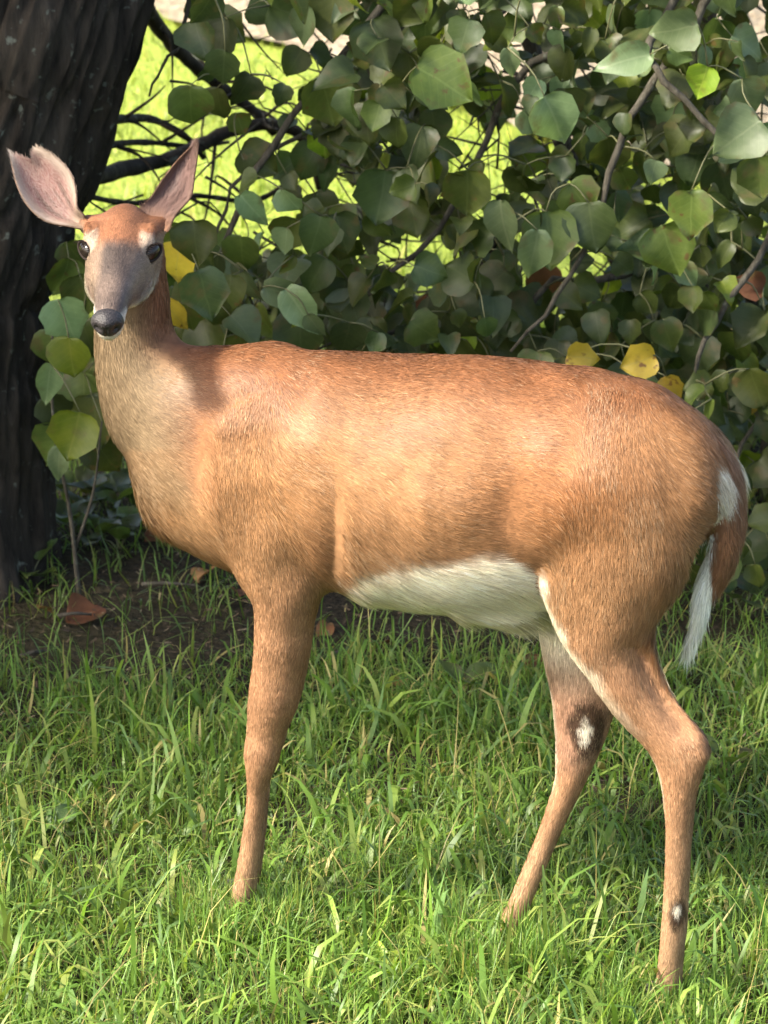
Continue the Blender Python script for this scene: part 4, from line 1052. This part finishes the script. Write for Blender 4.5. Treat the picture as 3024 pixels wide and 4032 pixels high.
ear([(330, 905), (275, 892), (205, 880), (150, 852), (100, 798), (66, 728), (48, 660), (38, 602)], [(335, 852), (305, 815), (302, 765), (294, 720), (270, 664), (220, 617), (180, 592), (148, 579)],
    [(38, 602), (62, 612), (92, 619), (124, 628), (132, 602), (148, 579)],
    lambda u, v: zh + 0.000 - 0.020 * u * (1 - u) * 2 - 0.004 * (v + 1), 0.030, 'pink ear with a notch torn out of its tip', c3(.36, .200, .180), c3(.60, .50, .42), c3(.17, .095, .06), c3(.42, .31, .22))
zr = (hp(0.02, 0.07, 0.03) - CAM) @ FW
ear([(530, 850), (565, 805), (598, 772), (640, 706), (698, 632), (740, 590), (770, 562)], [(660, 915), (690, 850), (722, 812), (753, 771), (766, 690), (776, 620), (781, 562)],
    [(770, 562), (776, 556), (781, 562)],
    lambda u, v: zr + 0.012 - 0.024 * v * (1 - u * 0.5) + 0.03 * u, 0.024, None, c3(.165, .100, .088), c3(.19, .12, .10), c3(.16, .09, .055), c3(.25, .135, .085))

M_HOOF, _n, _l, _b = material('hoof_horn', 0.45, 0.4); _b.inputs['Base Color'].default_value = (0.03, 0.026, 0.022, 1)
def hoof(c, dirn):
    f = nrm(np.array([dirn[0], dirn[1], 0.0])); s = np.array([-f[1], f[0], 0.0]); b = Bag()
    for sg in (-1, 1):
        st = [(-0.024, 0.030, 0.013), (0.0, 0.042, 0.0155), (0.022, 0.034, 0.0135), (0.042, 0.014, 0.007)]
        rings = []
        for (a, hgt, wd) in st:
            o = c + f * a + s * sg * (0.0135 - max(a, 0) * 0.05)
            rings += [o - s * wd, o - s * wd * 0.8 + np.array([0, 0, hgt * 0.8]), o + np.array([0, 0, hgt]), o + s * wd * 0.8 + np.array([0, 0, hgt * 0.8]), o + s * wd]
        V = np.array(rings); F = []
        for k in range(3):
            for j in range(5): j2 = (j + 1) % 5; F += [(k * 5 + j, k * 5 + 5 + j, k * 5 + 5 + j2), (k * 5 + j, k * 5 + 5 + j2, k * 5 + j2)]
        F += [(0, 1, 2), (0, 2, 3), (0, 3, 4), (15, 17, 16), (15, 18, 17), (15, 19, 18)]
        b.add(V, np.array(F))
    put('hoof', b.mesh('hoof', False), M_HOOF, deer)
for ch_ in (nfront, ffront, nhind, fhind):
    p = ch_.C[-1].copy(); p[2] = -0.008
    hoof(p + HD * 0.012, HD + np.array([-0.1, -0.15, 0]))

# ------------------------------------------------------------------ grass, weeds, litter
def blades(P, H, Wd, lean_dir, lean, bend, C0, C1, nseg=4):
    n = len(P)
    L = np.stack([np.cos(lean_dir), np.sin(lean_dir), np.zeros(n)], 1)
    tw = lean_dir + np.pi / 2 + RNG.normal(0, 0.5, n)
    X = np.stack([np.cos(tw), np.sin(tw), np.zeros(n)], 1)
    ts = np.linspace(0, 1, nseg + 1); ww = np.array([0.75, 1.0, 0.9, 0.6, 0.0]) if nseg == 4 else np.array([0.9, 1.0, 0.65, 0.0])
    V = []; C = []
    pos = P.copy(); ang = lean.copy(); prev = 0
    pts = [pos.copy()]
    for k in range(nseg):
        d = L * np.sin(ang)[:, None] + np.array([0, 0, 1.0]) * np.cos(ang)[:, None]
        pos = pos + d * (H / nseg)[:, None]; pos[:, 2] = np.maximum(pos[:, 2], 0.004)
        pts.append(pos.copy()); ang = ang + bend / nseg * (1.0 + 0.5 * k)
    for k in range(nseg):
        V += [pts[k] - X * (Wd * ww[k] * 0.5)[:, None], pts[k] + X * (Wd * ww[k] * 0.5)[:, None]]
        c = lerp(C0, C1, ts[k]); C += [c, c]
    V.append(pts[-1]); C.append(C1)
    V = np.stack(V, 1); C = np.stack(C, 1); m = 2 * nseg + 1
    T = []
    for k in range(nseg - 1): a = 2 * k; T += [(a, a + 1, a + 3), (a, a + 3, a + 2)]
    a = 2 * (nseg - 1); T.append((a, a + 1, a + 2))
    F = (np.array(T)[None] + (np.arange(n) * m)[:, None, None]).reshape(-1, 3)
    return V.reshape(-1, 3), F, C.reshape(-1, 3)
GA = np.array([(0.088, 0.170, 0.028), (0.120, 0.215, 0.034), (0.165, 0.250, 0.048), (0.215, 0.27, 0.065), (0.30, 0.27, 0.10), (0.105, 0.185, 0.055)])
def gcol(n, P, dry=0.05):
    w = np.array([0.24, 0.30, 0.20, 0.12, dry, 0.12]); w /= w.sum()
    i = RNG.choice(6, n, p=w); c = GA[i] * np.exp(RNG.normal(0, 0.18, n))[:, None]
    return c * (0.78 + 0.5 * noise(P, 3.0, 14))[:, None]
def bare(P):
    """1 where the soil under the tree shows"""
    a = np.exp(-(((P[:, 0] + 0.56) / 0.46) ** 2 + ((P[:, 1] - 1.05) / 0.24) ** 2))
    b_ = np.exp(-(((P[:, 0] - 0.02) / 0.34) ** 2 + ((P[:, 1] - 1.05) / 0.22) ** 2)) * 0.42
    return np.clip(1.3 * np.maximum(a, b_) + (noise(P, 5, 9) - 0.5) * 0.5, 0, 1)
gb = Bag()
def sow(n, x0, x1, y0, y1, hr, wr, benda, thin=True, dry=0.05, nseg=4, clump=0.0):
    P = np.stack([RNG.uniform(x0, x1, n), RNG.uniform(y0, y1, n), np.full(n, -0.012)], 1)
    k = RNG.random(n) > (bare(P) * 0.80 if thin else 0)
    k &= RNG.random(n) < 0.35 + 0.9 * noise(P, 6.5, 61)
    P = P[k]; P = P[~on_path(P)]; n = len(P)
    H = RNG.uniform(*hr, n) * (0.65 + 0.7 * noise(P, 4, 15)); Wd = RNG.uniform(*wr, n)
    ld = RNG.uniform(0, 2 * np.pi, n); ln = np.abs(RNG.normal(0.42, 0.36, n)); bd = RNG.normal(benda, 0.95, n)
    C1 = gcol(n, P, dry); C0 = C1 * np.array([0.9, 0.8, 0.75])
    V, F, C = blades(P, H, Wd, ld, ln, bd, C0, C1, nseg)
    gb.add(V, F, C)
sow(90000, -1.5, 1.5, -1.7, 1.05, (0.045, 0.095), (0.0012, 0.0026), 0.8)
sow(32000, -1.5, 1.5, -1.7, 1.05, (0.05, 0.11), (0.0030, 0.0058), 1.2)
sow(8500, -1.5, 1.5, -1.7, 0.85, (0.08, 0.18), (0.0055, 0.0115), 2.0)
sow(2400, -1.4, 1.4, -1.7, 1.2, (0.12, 0.25), (0.0012, 0.0022), 0.9, True, 0.5)
sow(20000, -2.0, 2.0, 1.05, 3.0, (0.04, 0.09), (0.0018, 0.0040), 0.8)
for ch_ in (nfront, ffront, nhind, fhind):       # taller tufts close around each hoof
    c_ = ch_.C[-1]; sow(1500, c_[0] - 0.09, c_[0] + 0.09, c_[1] - 0.13, c_[1] + 0.02, (0.06, 0.105), (0.0014, 0.004), 0.7)
lawn = put('grass', gb.mesh('grass'), M_GRASS); tag(lawn, 'dense green grass with broad crabgrass blades around the hooves', 'grass', kind='stuff')
GA = np.array([(0.16, 0.23, 0.035), (0.22, 0.29, 0.045), (0.27, 0.33, 0.055), (0.30, 0.34, 0.07), (0.34, 0.33, 0.11), (0.15, 0.24, 0.045)])  # far blades lightened in colour to imitate full sun on the lawn
gb = Bag()
sow(60000, -3.2, 3.6, 3.0, 9.5, (0.035, 0.075), (0.0035, 0.007), 0.7, False, 0.04, 3)
tag(put('grass', gb.mesh('grass'), M_GRASS), 'sunlit yellow-green lawn beyond the bush', 'grass', kind='stuff')

def weed(px, py, nl, size, colr, lab):
    g = ground(px, py); w = empty('broadleaf_weed', (g[0], g[1], 0))
    tag(w, lab, 'weed', 'broad-leaved weeds in the lawn'); k = px * 0.7
    for q in range(nl):
        a = q * 2.4 + k; el = random.uniform(0.25, 0.9)
        d = np.array([math.cos(a) * math.cos(el), math.sin(a) * math.cos(el), math.sin(el)])
        N = nrm(np.array([-math.cos(a) * math.sin(el), -math.sin(a) * math.sin(el), math.cos(el)]))
        st = np.array([g[0], g[1], -0.01]); base = st + d * size * random.uniform(0.3, 0.8) + np.array([0, 0, 0.02])
        solo('stalk', catmull([st, (st + base) / 2 + np.array([0, 0, 0.008]), base], 6), np.linspace(0.0018, 0.0012, 6), M_STEM, w, 5, 0.0)
        place_leaf(w, base, d, N, size * random.uniform(0.7, 1.15), random.randrange(10), colr)
patch = 'leafy green weed in the patch of weeds between the trunk and the chest'
for (x, y, nl, s_, c, lab) in [
    (1840, 2760, 4, 0.060, 'green', 'round-leaved green weed in the grass below the white belly'), (2930, 2420, 5, 0.07, 'blue', 'dark green weed in the grass below the tail'),
    (120, 2290, 5, 0.05, 'green', 'small weed at the foot of the dark trunk'), (1330, 3560, 4, 0.035, 'green', 'small green weed in the sunlit grass between front and hind hooves'),
    (250, 3300, 3, 0.040, 'blue', 'dark flat weed in the grass out in front of the front leg'), (2860, 3040, 4, 0.05, 'green', 'low weed in the grass behind the near hock'),
    (1500, 3880, 4, 0.04, 'lime', 'yellow-green weed in the brightest grass'),
    (300, 1990, 6, 0.06, 'green', patch), (420, 2010, 6, 0.065, 'green', patch), (500, 2040, 5, 0.055, 'green', patch), (380, 2140, 5, 0.05, 'green', patch), (290, 2110, 6, 0.05, 'green', patch), (470, 2160, 5, 0.045, 'green', patch), (560, 2120, 5, 0.05, 'green', patch)]:
    weed(x, y, nl, s_, c, lab)
def fallen(px, py, L, colr, lab, grp=None):
    g = ground(px, py); o = bpy.data.objects.new('fallen_leaf', leaf_mesh(random.randrange(10), colr)); COL.objects.link(o)
    o.location = (g[0], g[1], 0.012); o.rotation_euler = (random.uniform(-0.5, 0.4), random.uniform(-0.5, 0.5), random.uniform(0, 6.3)); o.scale = (L, L, L)
    tag(o, lab, 'leaf', grp)
fallen(375, 2410, 0.07, 'brown', 'reddish brown fallen leaf on the bare soil in front of the trunk')
for (x, y) in ((1560, 2730), (2060, 2640), (930, 2350), (150, 2420), (1290, 2480), (1480, 2560), (640, 2120), (830, 2270), (1180, 1750), (1450, 2350)):
    fallen(x, y, random.uniform(0.035, 0.055), 'brown', 'small brown fallen leaf lying in the shaded grass', 'brown fallen leaves under the bush')
fallen(1375, 2545, 0.06, 'pale', 'pale grey-green fallen leaf on dark soil behind the front leg')
for k, (a, b_) in enumerate((((560, 2325), (780, 2330)), ((230, 2450), (360, 2445)), ((80, 2610), (190, 2590)), ((700, 2150), (830, 2100)), ((1250, 2620), (1400, 2560)))):
    A, B = ground(*a), ground(*b_); A[2] = B[2] = 0.012
    bt = Bag(); bt.add(*tube_tris(catmull([A, (A + B) / 2 + RNG.normal(0, 0.012, 3) * np.array([1, 1, 0.3]) + np.array([0, 0, 0.004]), B], 14), np.linspace(0.0042, 0.002, 14), 6, 0.3, k))
    tag(put('fallen_twig', bt.mesh('fallen_twig'), M_TWIG), 'thin dry twig lying on the soil under the tree', 'twig', 'dry twigs on the ground')
# crumbs of bark, straw and leaf bits on the soil
n_ = 20000
P = np.stack([RNG.uniform(-1.6, 1.6, n_), RNG.uniform(0.4, 2.8, n_), np.full(n_, 0.006)], 1)
P = P[RNG.random(n_) < 0.25 + bare(P)]; n_ = len(P)
a = RNG.uniform(0, 6.28, n_); L = RNG.uniform(0.003, 0.018, n_) ; w = RNG.uniform(0.0006, 0.0022, n_)
D = np.stack([np.cos(a), np.sin(a), RNG.normal(0, .25, n_)], 1); X = np.stack([-np.sin(a), np.cos(a), RNG.normal(0, .4, n_)], 1)
V = np.stack([P - D * L[:, None] / 2 - X * w[:, None], P - D * L[:, None] / 2 + X * w[:, None], P + D * L[:, None] / 2 + X * w[:, None] * .6, P + D * L[:, None] / 2 - X * w[:, None] * .6], 1); V[..., 2] += 0.006
LC = np.array([(0.06, 0.042, 0.026), (0.10, 0.072, 0.042), (0.19, 0.15, 0.09), (0.035, 0.026, 0.02)])[RNG.choice(4, n_, p=[.4, .25, .12, .23])]
F = np.arange(n_ * 4).reshape(-1, 4)
tag(put('ground_litter', np_mesh('ground_litter', V.reshape(-1, 3), F, np.repeat(LC, 4, 0), False), M_LITTER), 'crumbled bark and straw scattered over the shaded soil', 'litter', kind='stuff')
